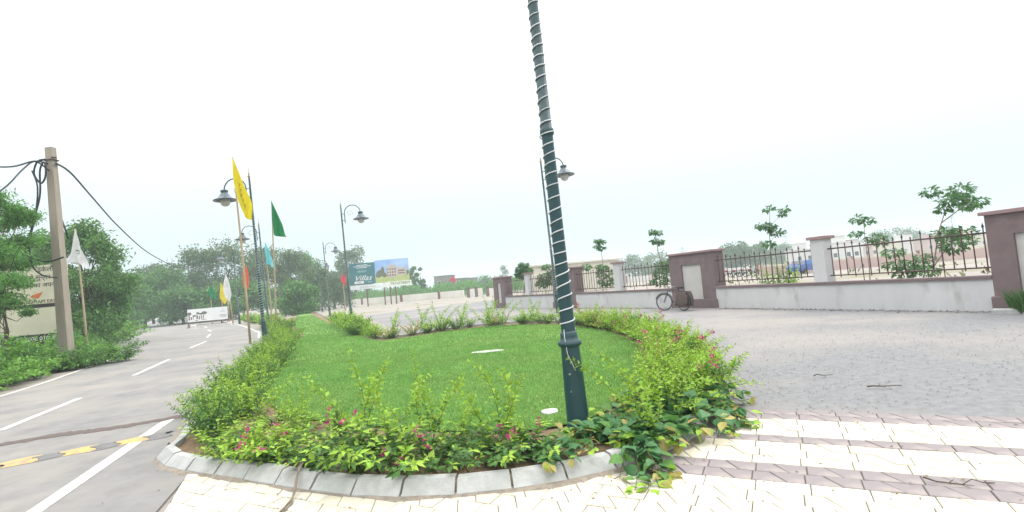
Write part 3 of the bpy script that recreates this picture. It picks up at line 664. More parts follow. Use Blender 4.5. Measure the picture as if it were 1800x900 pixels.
# ------------------------------------------------------------------ billboard with Hindi lettering, far left
c0 = (-22.78, 22.5, 1.11); Wl = 2.75
t = thing('roadside_billboard', 'cream billboard with Hindi lettering half hidden behind the concrete pole', 'billboard', (c0[0], c0[1], 0), R(8))
q = MB()
for x in (.2, 1.4, 2.6): q.box(x-.05, x+.05, .02, .12, 0, 3.95)
q.build('post', IRON, t)
bc = mat('billboard_cream', (.52, .5, .38), (.46, .44, .33), 1, .8)
DP = mat('billboard_dark', (.03, .025, .025), None, 4, .8)
MB().box(0, Wl, -.03, .015, 2.62, 4.35).build('panel', bc, t)
MB().box(0, Wl, -.03, .015, 1.28, 2.45).build('panel', bc, t)
MB().box(0, Wl, -.028, .015, 2.453, 2.617).build('dark_strip', DP, t)
MB().box(0, Wl, -.03, .015, .5, 1.277).build('dark_panel', DP, t)
sign_text('इकलौता', .3, DP, t, (2.0, -.035, 4.15)); sign_text('सबसे सुन्दर मार्ग', .28, DP, t, (1.75, -.035, 3.8)); sign_text('आपका अपना घर', .27, DP, t, (1.8, -.035, 3.45))
o = MB().add([(1.2, -.035, 2.95), (1.55, -.035, 2.85), (1.75, -.035, 3.15), (1.35, -.035, 3.05)], [(0, 1, 2, 3)]); o.build('logo', mat('logo_orange', (.5, .14, .05), None, 4, .8), t)
sign_text('MUKTIDHAM EAST', .22, mat('billboard_brown', (.13, .08, .05), None, 4, .8), t, (1.45, -.035, 2.72))
WT = mat('print_white', (.75, .75, .75), None, 4, .8)
sign_text('97 8000 01000', .26, WT, t, (1.4, -.035, 1.08))

# ------------------------------------------------------------------ villa billboard
q0 = (-29.61, 92.0, 0.6); q1 = (-18.8, 92.0, 0.37)
W2 = q1[0]-q0[0]; t = thing('villa_billboard', 'wide teal and photo billboard reading Villas before the far boundary wall', 'billboard', (q0[0], q0[1], 0), 0)
zb, zt_ = (-29.22, 92.0, 3.13)[2], (-28.89, 92.0, 7.86)[2]
H2 = zt_-zb
TEAL = mat('billboard_teal', (.035, .16, .18), (.03, .14, .16), 1, .8)
W_l = W2*.43
MB().box(0, W_l, -.08, 0, zb+H2*.18, zt_).build('teal_panel', TEAL, t)
BLUE = mat('print_sky_blue', (.16, .3, .62), (.4, .55, .8), .15, .8); GRN = mat('print_lawn', (.45, .5, .2), (.35, .42, .15), 1, .8)
rz0 = zb+H2*.18
MB().box(W_l+.02, W2, -.08, 0, rz0+H2*.3, zt_+.25).build('sky_print', BLUE, t)
MB().box(W_l+.02, W2, -.08, 0, rz0, rz0+H2*.3-.01).build('lawn_print', GRN, t)
pb_ = MB(); bx = W_l+(W2-W_l)*.34
for x0, x1, z0, z1 in ((bx, bx+1.9, .22, .68), (bx-.1, bx+2.1, .68, .73), (bx+.2, bx+1.7, .73, .8), (bx+1.9, bx+3.6, .3, .6), (bx+1.8, bx+3.9, .6, .64)): pb_.box(x0, x1, -.12, -.082, rz0+H2*.82*z0, rz0+H2*.82*z1)
pb_.build('house_print', mat('print_house', (.5, .46, .4), (.42, .37, .33), 2, .8), t)
pw_ = MB()
for i in range(4):
    for j in range(3): x = bx+.12+i*.44; z = .28+j*.14; pw_.box(x, x+.26, -.14, -.122, rz0+H2*.82*z, rz0+H2*.82*(z+.08))
for j in range(2): pw_.box(bx+2.1, bx+3.3, -.14, -.122, rz0+H2*.82*(.36+.12*j), rz0+H2*.82*(.42+.12*j))
pw_.build('window_print', mat('print_window', (.16, .1, .09), (.25, .16, .14), 3, .8), t)
pt = MB()
for cx, cz, rx, rz_ in ((.9, .45, .8, .16), (.5, .36, .5, .12), (1.3, .6, .3, .16), (5.6, .4, .6, .12), (1.6, .35, .5, .1)):
    pt.add([(W_l+.1+min(cx, W2-W_l-.7)+rx*math.cos(a*.6283), -.0835-.001*cx, rz0+H2*.82*(cz+rz_*math.sin(a*.6283))) for a in range(10)], [tuple(range(10))])
pt.build('tree_print', mat('print_tree', (.1, .13, .08), (.16, .15, .1), 3, .8), t)
MB().box(0, W2*.62, -.09, 0, zb, zb+H2*.165).build('white_strip', mat('strip_white', (.72, .74, .74), None, 1, .8), t)
MB().box(W2*.62+.02, W2+.3, -.09, 0, zb+.06, zb+H2*.2).build('number_strip', mat('strip_pale', (.7, .74, .66), (.65, .7, .55), 1, .8), t)
MB().box(W_l*.18, W_l*.55, -.1, -.082, zb+H2*.22, zb+H2*.31).build('white_box', WT, t)
TXG = mat('print_pale_green', (.35, .6, .6), None, 1, .8)
sign_text('Villas', 1.35, WT, t, (W_l*.5, -.1, rz0+H2*.24), sx=1.15, ital=.45)
q = MB()
for x0, x1, z in ((.3, .72, .93), (.18, .85, .87), (.3, .7, .8)): q.box(W_l*x0, W_l*x1, -.1, -.082, rz0+H2*.8*z-.05, rz0+H2*.8*z+.05)
q.build('printed_lines', WT, t)
sign_text('READY', .55, TXG, t, (W_l*.5, -.1, rz0+H2*.5)); sign_text('3 BHK', .42, TXG, t, (W_l*.75, -.1, zb+H2*.265)); sign_text('NOW', .3, DP, t, (W_l*.36, -.105, zb+H2*.265))
sign_text('7876978809', .72, mat('print_dark', (.08, .1, .1), None, 3, .8), t, (W2*.84, -.1, zb+H2*.115)); sign_text('LUXURY VILLAS', .4, GREYT, t, (W2*.3, -.1, zb+H2*.08))
def wpost(x): MB().tube([(x, .2, -.02), (x, .2, zt_-.2)], .11, 8).build('post', STEELR, t)
for x in (W2*.27, W2*.56, W2*.66, W2*.75): wpost(x)
br = MB(); br.box(.05, W2-.05, .02, .12, zb+.5, zb+.6); br.box(.05, W2-.05, .02, .12, zt_-.6, zt_-.5); br.build('crossbar', STEELR, t)

# ------------------------------------------------------------------ boundary wall on the right
def wframe(a, b):
    a = Vector((a[0], a[1], 0)); b = Vector((b[0], b[1], 0)); d = b-a; return a, math.atan2(d.y, d.x), d.length
def pillar(a, b, lab, H=2.37, m1=.67):
    """wide mauve pillar; a near bottom corner, b far; local +x runs along the wall away from the camera, front face is local +y side"""
    o, an, L = wframe(a, b); t = thing('wall_pillar', lab, 'pillar', (o.x, o.y, 0), an, 'wide mauve wall pillars')
    T = .62; y1 = .0   # front at y=0 (towards the apron), body behind (-y)
    fr = MB(); px0, px1 = m1, L-m1
    z0, z1, z2 = .36, 1.82, H-.09
    fr.box(0, px0, -T, 0, z0, z2); fr.box(px1, L, -T, 0, z0, z2); fr.box(px0, px1, -T, 0, z1, z2); fr.box(px0, px1, -T, -.14, z0, z1)
    fr.build('shaft', WALLM, t)
    MB().box(px0+.004, px1-.004, -.138, -.075, z0+.004, z1-.004).build('inset_panel', PANELC, t)
    MB().box(-.05, L+.05, -T-.05, .05, -.02, z0-.003, .015).build('plinth', WALLM, t)
    MB().box(-.08, L+.08, -T-.08, .08, H-.087, H, .015).build('cap', mat('cap_mauve', (.29, .19, .19), (.24, .16, .16), 3, .9, .2), t)
    return t
def post(p, an, lab, H=2.33):
    t = thing('wall_post', lab, 'post', (p[0], p[1], 0), an, 'slim white wall posts')
    MB().box(-.22, .22, -.36, .03, .863, H-.1).build('shaft', WALLW, t)
    MB().box(-.221, .221, -.28, 0, -.02, .77).build('low_wall', WALLW, t); MB().box(-.221, .221, -.37, .045, .772, .86).build('coping', WALLM, t)
    MB().box(-.3, .3, -.44, .1, H-.097, H, .012).build('cap', MATS['cap_mauve'], t)
ROD = MB(); ROD.tube([(0, 0, 0), (0, 0, 1.0)], .015, 5); ROD.lathe([(.011, 1.0), (.032, 1.02), (.026, 1.05), (.001, 1.13)], 6)
RODM = ROD.mesh('railing_bar', IRON)
ROD2 = MB(); ROD2.tube([(0, 0, .06), (0, 0, .96)], .015, 5); ROD2.lathe([(.015, .96), (.028, .98), (.001, 1.02)], 6); ROD2M = ROD2.mesh('railing_bar', IRON)
def bay(a, b, lab, hw=.86, rail=True):
    o, an, L = wframe(a, b); t = thing('boundary_wall', lab, 'wall', (o.x, o.y, 0), an, 'low white wall bays with iron railings')
    MB().box(.0, L, -.28, 0, -.02, hw-.09).build('low_wall', WALLW, t)
    MB().box(.0, L, -.32, .045, hw-.088, hw, .01).build('coping', WALLM, t)
    if not rail: return t
    r_ = MB(); r_.tube([(0.01, -.14, 1.05), (L-.01, -.14, 1.05)], .02, 5); r_.tube([(0.01, -.14, 1.9), (L-.01, -.14, 1.9)], .023, 5)
    ro = r_.build('railing', IRON, t)
    n = max(2, round(L/.225))
    for k in range(n):
        x = (k+.5)*L/n; q = inst('railing_bar', RODM if k % 2 == 0 else ROD2M, ro, (x, -.14, .985+.0)); q.rotation_euler = (rnd.gauss(0, .008), rnd.gauss(0, .008), 0)
        q.scale = (1, 1, 1 if k % 3 else 1.04)
    lg = MB()
    for k in range(1, 4): lg.tube([(k*L/4, -.14, hw-.01), (k*L/4, -.14, 1.05)], .012, 5)
    lg.build('railing_foot', IRON, ro)
    return t
def lerp(a, b, f): return (a[0]+(b[0]-a[0])*f, a[1]+(b[1]-a[1])*f)
P1f = (11.47, 12.31); d12 = Vector((8.05-11.47, 20.53-12.31)); d12.normalize()
P1n = (P1f[0]-d12.x*2.4, P1f[1]-d12.y*2.4)
P2n = (8.05, 20.53); d23 = Vector((-.468, .884)); P2f = (P2n[0]+d23.x*2.4, P2n[1]+d23.y*2.4)
P3n = (3.44, 29.23); P3f = (P3n[0]+d23.x*2.4, P3n[1]+d23.y*2.4)
P4n = (-0.74, 37.11); P4f = (P4n[0]+d23.x*1.9, P4n[1]+d23.y*1.9)
pillar(P1n, P1f, 'nearest mauve wall pillar with cream inset panel at the right edge', 2.4, .5)
pillar(P2n, P2f, 'mauve wall pillar with cream inset panel that the bicycle leans on')
pillar(P3n, P3f, 'mauve wall pillar partly behind the near lamp post')
pillar(P4n, P4f, 'farthest mauve corner pillar ending the boundary wall', 2.3)
N0 = (P1n[0]-d12.x*4, P1n[1]-d12.y*4)
bay(N0, P1n, 'wall bay right of the nearest mauve pillar at the picture edge', rail=False)
for a, b, la, lb, lc in ((P2n, P1f, 'near', 'tall white wall post with mauve cap midway between the two nearest mauve pillars', ('wall bay with railing between the nearest mauve pillar and the tall white post', 'wall bay with railing just right of the bicycle pillar')),
                         (P3n, P2f, 'mid', 'white wall post between the bicycle and the near lamp post', ('wall bay with railing directly behind the bicycle front wheel', 'wall bay with railing just right of the near lamp post')),
                         (P4n, P3f, 'far', 'farthest white wall post left of the near lamp post', ('wall bay with railing behind the near lamp post', 'farthest wall bay with railing beside the corner pillar'))):
    # b is nearer the camera
    if la == 'near': nearp, farp = P1f, P2n
    elif la == 'mid': nearp, farp = P2f, P3n
    else: nearp, farp = P3f, P4n
    d = Vector((farp[0]-nearp[0], farp[1]-nearp[1])); L = d.length; d.normalize(); mid = lerp(nearp, farp, .49)
    m0 = (mid[0]-d.x*.222, mid[1]-d.y*.222); m1 = (mid[0]+d.x*.222, mid[1]+d.y*.222)
    bay(nearp, m0, lc[0]); bay(m1, farp, lc[1]); post(mid, math.atan2(d.y, d.x), lb)
# kerb in front of the nearest pillar
k0 = (10.96, 11.91); 
t = thing('verge_kerb', 'short concrete kerb in front of the nearest mauve pillar', 'kerb', (k0[0], k0[1], 0), R(-52))
for k in range(6): MB().box(k*.5+.01, k*.5+.49, -.02, .13, -.02, .12, .03).build('kerb_stone', KERBM, t)

# ------------------------------------------------------------------ bicycle
def bicycle():
    """local +x from rear wheel to front wheel, origin on the ground below the rear hub"""
    t = thing('bicycle', 'old black roadster bicycle with sacks over the rear wheel leaning by the mauve pillar', 'bicycle')
    def wheel(cx, rz=0):
        r_ = .335; w_ = link(bpy.data.objects.new('wheel', wheel.rim), t, (cx, 0, r_+.02), rz); inst('tyre', wheel.tyre, w_); inst('spokes', wheel.spk, w_); return w_
    def ring(rr, r2, n=32): return [(rr*math.cos(2*math.pi*k/n), 0, rr*math.sin(2*math.pi*k/n)) for k in range(n+1)]
    wheel.rim = MB().tube(ring(.305, 0), .011, 6).mesh('wheel', CHROME); wheel.tyre = MB().tube(ring(.335, 0), .021, 8).mesh('tyre', RUBB)
    sp = MB()
    for k in range(20): a = k*2*math.pi/20; sp.tube([(0, .03*(-1)**k, 0), (.3*math.cos(a), 0, .3*math.sin(a))], .0022, 3)
    sp.tube([(0, -.05, 0), (0, .05, 0)], .022, 8); wheel.spk = sp.mesh('spokes', CHROME)
    wheel(0); fw = wheel(1.14, R(28))
    f = MB(); bb = (.46, 0, .29); st = (.30, 0, .86); hd = (.93, 0, .84); hb = (.97, 0, .70); r = .355
    f.tube([bb, st], .016); f.tube([st, hd], .016); f.tube([bb, hb], .018); f.tube([hd, hb], .02); f.tube([(.86, 0, .8), (.36, 0, .74)], .013)
    for s in (-.055, .055): f.tube([bb, (0, s, r)], .01); f.tube([st, (0, s, r)], .009)
    f.build('frame', BLACKM, t)
    k = MB(); dirx = Vector((math.cos(R(28)), math.sin(R(28)), 0)); sx = Vector((-dirx.y, dirx.x, 0))
    for s in (-.055, .055): k.tube([Vector(hb), Vector((1.0, 0, .64))+sx*s, Vector((1.14, 0, r))+sx*s], .012)
    k.build('fork', BLACKM, t)
    hbm = MB(); c = Vector((.9, 0, 1.0)); hbm.tube([hd, c], .013)
    for s in (-1, 1): hbm.tube([c, c+sx*s*.2+dirx*.09, c+sx*s*.27-dirx*.05, c+sx*s*.26-dirx*.2], .012)
    hbm.build('handlebar', CHROME, t)
    s = MB(); s.add([(.1, -.1, .95), (.1, .1, .95), (.2, .09, .97), (.3, .03, .96), (.4, 0.02, .95), (.4, -.02, .95), (.3, -.03, .96), (.2, -.09, .97), (.12, -.08, .89), (.12, .08, .89), (.38, .015, .91), (.38, -.015, .91)], [(0, 1, 2, 7), (7, 2, 3, 6), (6, 3, 4, 5), (8, 11, 10, 9), (0, 7, 6, 5, 11, 8), (1, 9, 10, 4, 3, 2), (0, 8, 9, 1), (4, 10, 11, 5)]); s.tube([(.3, 0, .86), (.27, 0, .93)], .013); s.build('saddle', BLACKM, t)
    m = MB()
    for cx in (0,):
        P = [(cx+.385*math.cos(a), 0, r+.385*math.sin(a)) for a in [math.pi*(.0+.09*k) for k in range(12)]]; m.tube(P, .022, 4)
    m.tube([Vector((1.14, 0, r))+dirx*.385*math.cos(a)+Vector((0, 0, .385*math.sin(a))) for a in [math.pi*(.1+.07*k) for k in range(12)]], .02, 4)
    m.build('mudguard', BLACKM, t)
    c = MB(); c.lathe([(0, -.006), (.095, -.006), (.095, .006), (0, .006)], 18); ch = c.build('chainring', BLACKM, t, (.46, -.06, .29)); ch.rotation_euler = (R(90), 0, 0)
    pdl = MB(); pdl.tube([(.46, -.08, .29), (.56, -.09, .16)], .01, 6); pdl.box(.52, .61, -.19, -.1, .145, .165); pdl.tube([(.46, .08, .29), (.36, .09, .42)], .01, 6); pdl.box(.31, .4, .1, .19, .41, .43); pdl.tube([(.46, -.08, .29), (.46, .08, .29)], .018, 6); pdl.build('pedals', CHROME, t)
    cg = MB(); cg.box(.02, .5, -.075, -.06, .25, .36, .01); cg.build('chain_guard', BLACKM, t)
    cr = MB()
    for s in (-.08, .08): cr.tube([(-.38, s, .78), (.2, s, .78)], .008, 5); cr.tube([(0, s, r), (-.25, s, .78)], .007, 5)
    for x in (-.35, -.2, -.05, .1): cr.tube([(x, -.08, .78), (x, .08, .78)], .006, 4)
    cr.build('carrier', BLACKM, t)
    return t
bk = bicycle()
br_, bf_ = (6.78, 21.35), (6.45, 21.95)
dd = Vector((-.43, .9)); dd.normalize()
org = (6.71, 20.58)
bk.location = (org[0], org[1], -.005); bk.rotation_euler = (0, 0, math.atan2(dd.y, dd.x)); bk.rotation_euler.rotate_axis('X', R(6))
# sack slung over the rear wheel
def sackmesh(w_, h_, d_, seed):
    g = np.random.default_rng(seed); V = []; nu, nv = 16, 12
    for j in range(nv+1):
        v = j/nv; zz = (v-.5)*h_; prof = math.sin(math.pi*min(.97, max(.03, v*.93+.035)))**.22*(1.06-.18*v)
        for i in range(nu):
            a = 2*math.pi*i/nu; ca, sa = math.cos(a), math.sin(a); c_ = abs(ca)**.4*(1 if ca > 0 else -1); s_ = abs(sa)**.6*(1 if sa > 0 else -1)
            V.append((c_*w_/2*prof*(1+.05*math.sin(a*3+v*5)+g.normal()*.012), s_*d_/2*prof*(1+.08*math.sin(a*4+v*7)), zz+g.normal()*.004))
    F = [(j*nu+i, j*nu+(i+1) % nu, (j+1)*nu+(i+1) % nu, (j+1)*nu+i) for j in range(nv) for i in range(nu)]
    return npmesh('sack', V, F, SACKM, True)
u = Vector((dd.x, dd.y, 0)); sdv = Vector((-u.y, u.x, 0))
for s, lab in ((.17, 'brown woven sack slung on the apron side of the bicycle rear wheel'), (-.15, 'brown woven sack slung on the wall side of the bicycle rear wheel')):
    q = inst('sack', sackmesh(.54, .6, .2, 40+int(s*100)), None, (org[0]-u.x*.1+sdv.x*s, org[1]-u.y*.1+sdv.y*s, .47), math.atan2(dd.y, dd.x)); tag(q, lab, 'sack')

# ------------------------------------------------------------------ young trees behind the wall
def young_tree(loc, stems, clusters, lab, leaf=.16, seed=1, per=60, name='young_tree'):
    """stems: polylines; clusters: (x, y, z, radius) relative to loc"""
    g = np.random.default_rng(seed); t = thing(name, lab, 'tree', loc, 0, 'young trees behind the boundary wall')
    m = MB()
    for pl, r0 in stems: P = smoothline(pl, 3); m.tube(P, [r0*(1-.7*i/(len(P)-1)) for i in range(len(P))], 6)
    for c in clusters:
        b = min((Vector(p) for pl, r in stems for p in pl), key=lambda p: (p-Vector(c[:3])).length); m.tube([b, Vector(c[:3])], [.012, .005], 4, False)
    m.build('trunk', BARKP, t)
    for c in clusters:
        n = int(per*1.5*(c[3]/.3)**1.6)+16; d = rdir(g, n); P = np.array(c[:3])+d*(c[3]*np.cbrt(g.uniform(.05, 1, n)))[:, None]*np.array([1, 1, .5])
        D = d*np.array([1, 1, .3])+rdir(g, n)*.6+np.array([0, 0, -.25]); sc = g.uniform(.7, 1.25, n)
        tag(inst('leaf_cluster', leafmesh('leaf_cluster', P, D, rdir(g, n, 1.5), leaf*sc, leaf*.55*sc, LF_Y), t), kind='stuff')
    return t
def rel(b, *pts): return [tuple(round(p[i]-b[i], 3) for i in range(3))+tuple(p[3:]) for p in pts]
b = (8.79, 10.98); bb = (12.3, 14.6, 0)
def A(p, r): return p+(r,)
Y1 = 13.6; bb = (11.64, 14.7, -0.35); bb = (bb[0], bb[1], 0)
young_tree(bb, [(rel(bb, (bb[0], bb[1], 0), (12.05, 14.7, 1.08), (12.4, 14.7, 2.21), (12.8, 14.7, 2.97)), .03), (rel(bb, (12.05, 14.7, 1.08), (12.47, 14.7, 1.54), (13.0, 14.7, 2.02)), .02), (rel(bb, (12.46, 14.7, 2.34), (13.1, 14.7, 2.73), (13.37, 14.7, 2.96)), .018), (rel(bb, (12.75, 14.7, 2.84), (12.4, 14.7, 3.12)), .012)],
  rel(bb, A((12.26, 14.7, 3.26), .24), A((13.22, 14.8, 3.26), .3), A((12.74, 14.6, 2.96), .3), A((13.52, 14.7, 2.84), .3), A((13.9, 15.4, 2.85), .25), A((12.48, 14.6, 2.72), .18), A((12.96, 14.5, 3.04), .22),
      A((12.45, 14.6, 2.0), .33), A((13.08, 14.8, 1.99), .33), A((12.54, 14.5, 1.65), .35), A((13.66, 15.3, 1.74), .2)), 'tallest young tree behind the railing beside the nearest mauve pillar', .14, 1)
bb = (11.74, 15.4, -0.41); bb = (bb[0], bb[1], 0)
young_tree(bb, [(rel(bb, (bb[0], bb[1], 0), (11.83, 15.4, 0.95), (11.5, 15.4, 1.67)), .02), (rel(bb, (11.82, 15.4, 0.61), (12.39, 15.4, 1.25)), .015)],
  rel(bb, A((11.52, 15.4, 1.59), .28), A((11.45, 15.3, 1.24), .3), A((11.86, 15.4, 1.12), .3), A((12.28, 15.5, 1.09), .3), A((12.4, 15.4, 1.34), .25), A((11.67, 15.3, 0.93), .25), A((11.96, 14.8, 1.01), .28)), 'bushy low shrub behind the railing under the tallest young tree', .13, 2, name='young_shrub')
bb = (11.45, 16.6, -0.46); bb = (bb[0], bb[1], 0)
young_tree(bb, [(rel(bb, (bb[0], bb[1], 0), (11.55, 16.6, 1.19), (11.53, 16.6, 1.94), (11.55, 16.6, 2.65)), .02), (rel(bb, (11.56, 16.6, 1.84), (11.31, 16.6, 2.29)), .01), (rel(bb, (11.58, 16.6, 1.75), (11.85, 16.6, 2.1)), .01)],
  rel(bb, A((11.38, 16.6, 2.79), .2), A((11.63, 16.6, 2.72), .22), A((11.24, 16.6, 2.3), .2), A((11.85, 16.6, 2.13), .26), A((11.91, 16.5, 1.97), .2)), 'slender young tree right of the tall white post with few leaf tufts', .13, 3)
bb = (9.95, 19.8, -0.55); bb = (bb[0], bb[1], 0)
young_tree(bb, [(rel(bb, (bb[0], bb[1], 0), (10.04, 19.8, 1.43), (10.06, 19.8, 2.54), (10.19, 19.8, 3.6)), .025), (rel(bb, (10.12, 19.8, 3.03), (10.64, 19.8, 3.47)), .01), (rel(bb, (10.09, 19.8, 2.43), (10.38, 19.8, 2.78)), .01)],
  rel(bb, A((10.17, 19.8, 3.7), .18), A((10.75, 19.8, 3.62), .15), A((10.64, 19.8, 3.45), .13), A((9.88, 19.8, 3.05), .25), A((10.16, 19.8, 2.98), .2), A((10.38, 19.8, 2.78), .26), A((10.01, 19.8, 2.32), .2)), 'slender young tree rising from the bright shrub behind the railing', .15, 4)
bb = (7.62, 25.0, -0.7); bb = (bb[0], bb[1], 0)
young_tree(bb, [(rel(bb, (bb[0], bb[1], 0), (7.23, 25.0, 2.27), (7.16, 25.0, 2.98), (7.14, 25.0, 3.6)), .025)],
  rel(bb, A((7.03, 25.0, 3.61), .2), A((7.25, 25.0, 3.56), .2), A((7.07, 25.0, 3.16), .2), A((7.29, 25.0, 3.08), .2), A((7.27, 25.0, 1.56), .5), A((7.48, 25.0, 1.97), .45), A((7.11, 25.0, 1.16), .4)), 'thin young tree left of the bicycle pillar with two flat tufts', .16, 5)
bb = (5.06, 30.0, -0.81); bb = (bb[0], bb[1], 0)
young_tree(bb, [(rel(bb, (bb[0], bb[1], 0), (5.29, 30.0, 2.18), (5.27, 30.0, 3.03), (5.24, 30.0, 3.74)), .025)],
  rel(bb, A((5.17, 30.0, 3.75), .2), A((5.33, 30.0, 3.67), .2), A((5.07, 30.0, 3.42), .2), A((5.29, 30.0, 3.3), .2), A((5.35, 30.0, 1.84), .5), A((5.41, 30.0, 1.33), .5), A((5.22, 30.0, 2.19), .35), A((4.29, 30.0, 2.27), .3)), 'farther thin young tree standing above the middle wall post', .17, 6)
bb = (0.53, 38.5, -0.99); bb = (bb[0], bb[1], 0)
young_tree(bb, [(rel(bb, (bb[0], bb[1], 0), (0.75, 38.5, 1.57), (0.83, 38.5, 2.94)), .05)],
  rel(bb, A((0.84, 38.5, 3.03), .35), A((0.6, 38.5, 2.7), .45), A((0.97, 38.5, 2.58), .5), A((0.73, 38.5, 2.26), .5), A((0.39, 38.5, 2.38), .3)), 'small dense tree behind the farthest white wall post', .2, 7, 90)
bb = (2.0, 34.5, -0.85); bb = (bb[0], bb[1], 0)
young_tree(bb, [(rel(bb, (bb[0], bb[1], 0), (2.13, 34.5, 1.45), (2.31, 34.5, 2.52)), .04)],
  rel(bb, A((2.24, 34.5, 2.6), .35), A((2.1, 34.5, 1.92), .5), A((2.35, 34.5, 1.66), .55), A((1.95, 34.5, 1.54), .5), A((2.59, 34.5, 2.18), .4)), 'brownish shrub behind the railing left of the near lamp post', .17, 8)

# bright shrub behind the fence
SH = [shrub_parts(100+i, shoots=46, length=1.0, spread=.5, leaf=.1, step=.03, lime=.3, flowers=0) for i in range(2)]
q = (10.36, 20.1, -0.61); put_shrub(SH[1], 'wall_shrub', 'bright green bushy shrub behind the railing between the bicycle pillar and white post', 'shrub', None, (q[0], q[1], .1), 0, 1.15, 1.55)

# ------------------------------------------------------------------ hedge round the island
PRO = [shrub_parts(200+i, shoots=30, length=.62, spread=.5, leaf=.052, step=.017, lime=.18+.1*(i == 1), flowers=0) for i in range(4)]        # even = dark, odd = mid
PROL = [shrub_parts(301+2*i, shoots=24, length=.64*(1+.25*(i % 2)), spread=.5, leaf=.098, wr=.45, step=.027, lime=(.2, .45, .6, .3, .45)[i], flowers=1 if i in (4, 1, 3) else 0, droop=1.2, base=.2, mid=(LF_D, LF_M, LF_M, LF_D, LF_M)[i]) for i in range(5)]
PROR = [shrub_parts(401+2*i, shoots=28, length=.72, spread=.55, leaf=.062, step=.02, lime=.6, flowers=1 if i in (3, 5) else 0, droop=1.2, young=LF_R if i == 5 else LF_L, mid=LF_M if i % 2 else LF_D) for i in range(6)]
PROT = [shrub_parts(501+2*i, shoots=5, length=1.05, spread=.28, leaf=.085, step=.019, lime=.8, flowers=0, droop=.3, base=.06) for i in range(3)]
hg = random.Random(21)
ZONES = {'small-leaved green shrub in the hedge between road kerb and lawn': ['near the hump', 'nearer half', 'farther half', 'toward the flags'],
 'lime-tipped bougainvillea shrub spilling over the front kerb': ['left end', 'left of the dry creeper', 'middle of the kerb', 'left of the lamp foot'],
 'bougainvillea shrub in the back row of the front bed': ['left end', 'middle', 'near the lamp foot'],
 'yellow-green bougainvillea shrub in the hedge right of the lawn': ['beside the paving', 'at the near bend', 'at its widest bulge', 'at the far bend'],
 'low flowering shrub on the far edge of the lawn': ['right of the near lamp', 'behind the white slab', 'at the inward corner', 'left toward the lamp row'],
 'leafy bush on the left verge beside the road edge': ['at the picture edge', 'below the concrete pole', 'below the white flag']}
def hedge_line(pts, step, protos, name, label, group, w_, s0, s1, zs=1.0, z=.07, cat='shrub'):
    PP = resample(pts, step); base_l = label
    for ip, p in enumerate(PP):
        f_ = ip/max(1, len(PP)-1); zone = ZONES.get(base_l); label = base_l; gp = group
        if zone: k_ = min(len(zone)-1, int(f_*len(zone))); label = base_l+', '+zone[k_]; gp = group+', '+zone[k_]
        for _ in range(1):
            x = p[0]+hg.uniform(-w_, w_); y = p[1]+hg.uniform(-w_, w_); s = hg.uniform(s0, s1)
            put_shrub(hg.choice(protos), name, label, cat, gp, (x, y, z), hg.uniform(0, 6.28), s, s*zs*hg.uniform(.85, 1.15))
gL = 'shrubs of the hedge along the road side of the island'
lab = 'small-leaved green shrub in the hedge between road kerb and lawn'
L1 = [(-3.75, 6.25), (-4.4, 7.1), (-5.0, 8.4), (-5.8, 10.6), (-7.4, 14.7), (-9.7, 20.6), (-11.3, 24.5)]
L2 = offset(L1, -.5)
hedge_line(L1, .42, PRO, 'hedge_shrub', lab, gL, .12, .9, 1.15, .9)
hedge_line(offset(L1, -.42)[1:], .5, PRO, 'hedge_shrub', lab, gL, .14, .85, 1.1, .8)
hedge_line([(-11.5, 25), (-14.5, 31), (-17.5, 36)], .9, PRO, 'hedge_shrub', 'hedge shrub at the bend of the kerb behind the tall lamp post', 'hedge shrubs at the bend', .3, 1.3, 1.7, .9)
hedge_line([(-17.8, 37), (-24, 48), (-32, 60)], 2.0, SH, 'hedge_shrub', 'green hedge shrub on the island bend right of the banner board', 'hedge shrubs by the banner board', .5, 1.0, 1.4, .8)
gF = 'bougainvillea shrubs along the front kerb'; lab = 'lime-tipped bougainvillea shrub spilling over the front kerb'
hedge_line([(-3.4, 5.85), (-2.7, 5.32), (-2.1, 5.02), (-1.45, 4.74), (-.8, 4.58), (.1, 4.6)], .4, PROL, 'bougainvillea', lab, gF, .1, .75, 1.15, .55)
hedge_line([(-3.5, 6.9), (-2.8, 6.3), (-2.2, 5.9), (-1.4, 5.35), (-.7, 5.1), (-.2, 5.0)], .85, PROL+PRO[:1], 'bougainvillea', 'bougainvillea shrub in the back row of the front bed', 'bougainvillea shrubs behind the front row', .12, .6, .9, .42)
PROF = [shrub_parts(701+2*i, shoots=9, length=.42, spread=.55, leaf=.075, step=.022, lime=.5, flowers=4, droop=1.4, base=.1) for i in range(2)]
for i, (p, z_, lb) in enumerate((((-2.86, 5.36), .1, 'pink-flowering sprig over the left end of the front kerb'), ((-2.59, 5.16), .1, 'pink-flowering sprig beside the dry creeper'), ((-2.23, 5.87), .1, 'pink-flowering sprig in the middle of the front bed'), ((-1.16, 4.62), .1, 'pink-flowering sprig hanging on the kerb at the middle'),
     ((0.02, 4.81), .1, 'small flowering sprig on the kerb left of the lamp foot'), ((2.87, 12.55), .45, 'pink-flowering sprig on top of the right hedge at the far bend'), ((2.37, 7.24), .5, 'pink-flowering sprig high in the right hedge'), ((2.35, 6.09), .35, 'pink-flowering sprig on the outer edge of the right hedge'), ((2.61, 8.54), .45, 'second pink-flowering sprig in the right hedge bulge'), ((3.21, 12.28), .4, 'pink-flowering sprig right of the far bend of the hedge'))):
    put_shrub(PROF[i % 2], 'flowering_sprig', lb, 'shrub', None, (p[0], p[1]+(.05 if z_ < .2 else 0), z_), i*1.1, .85)
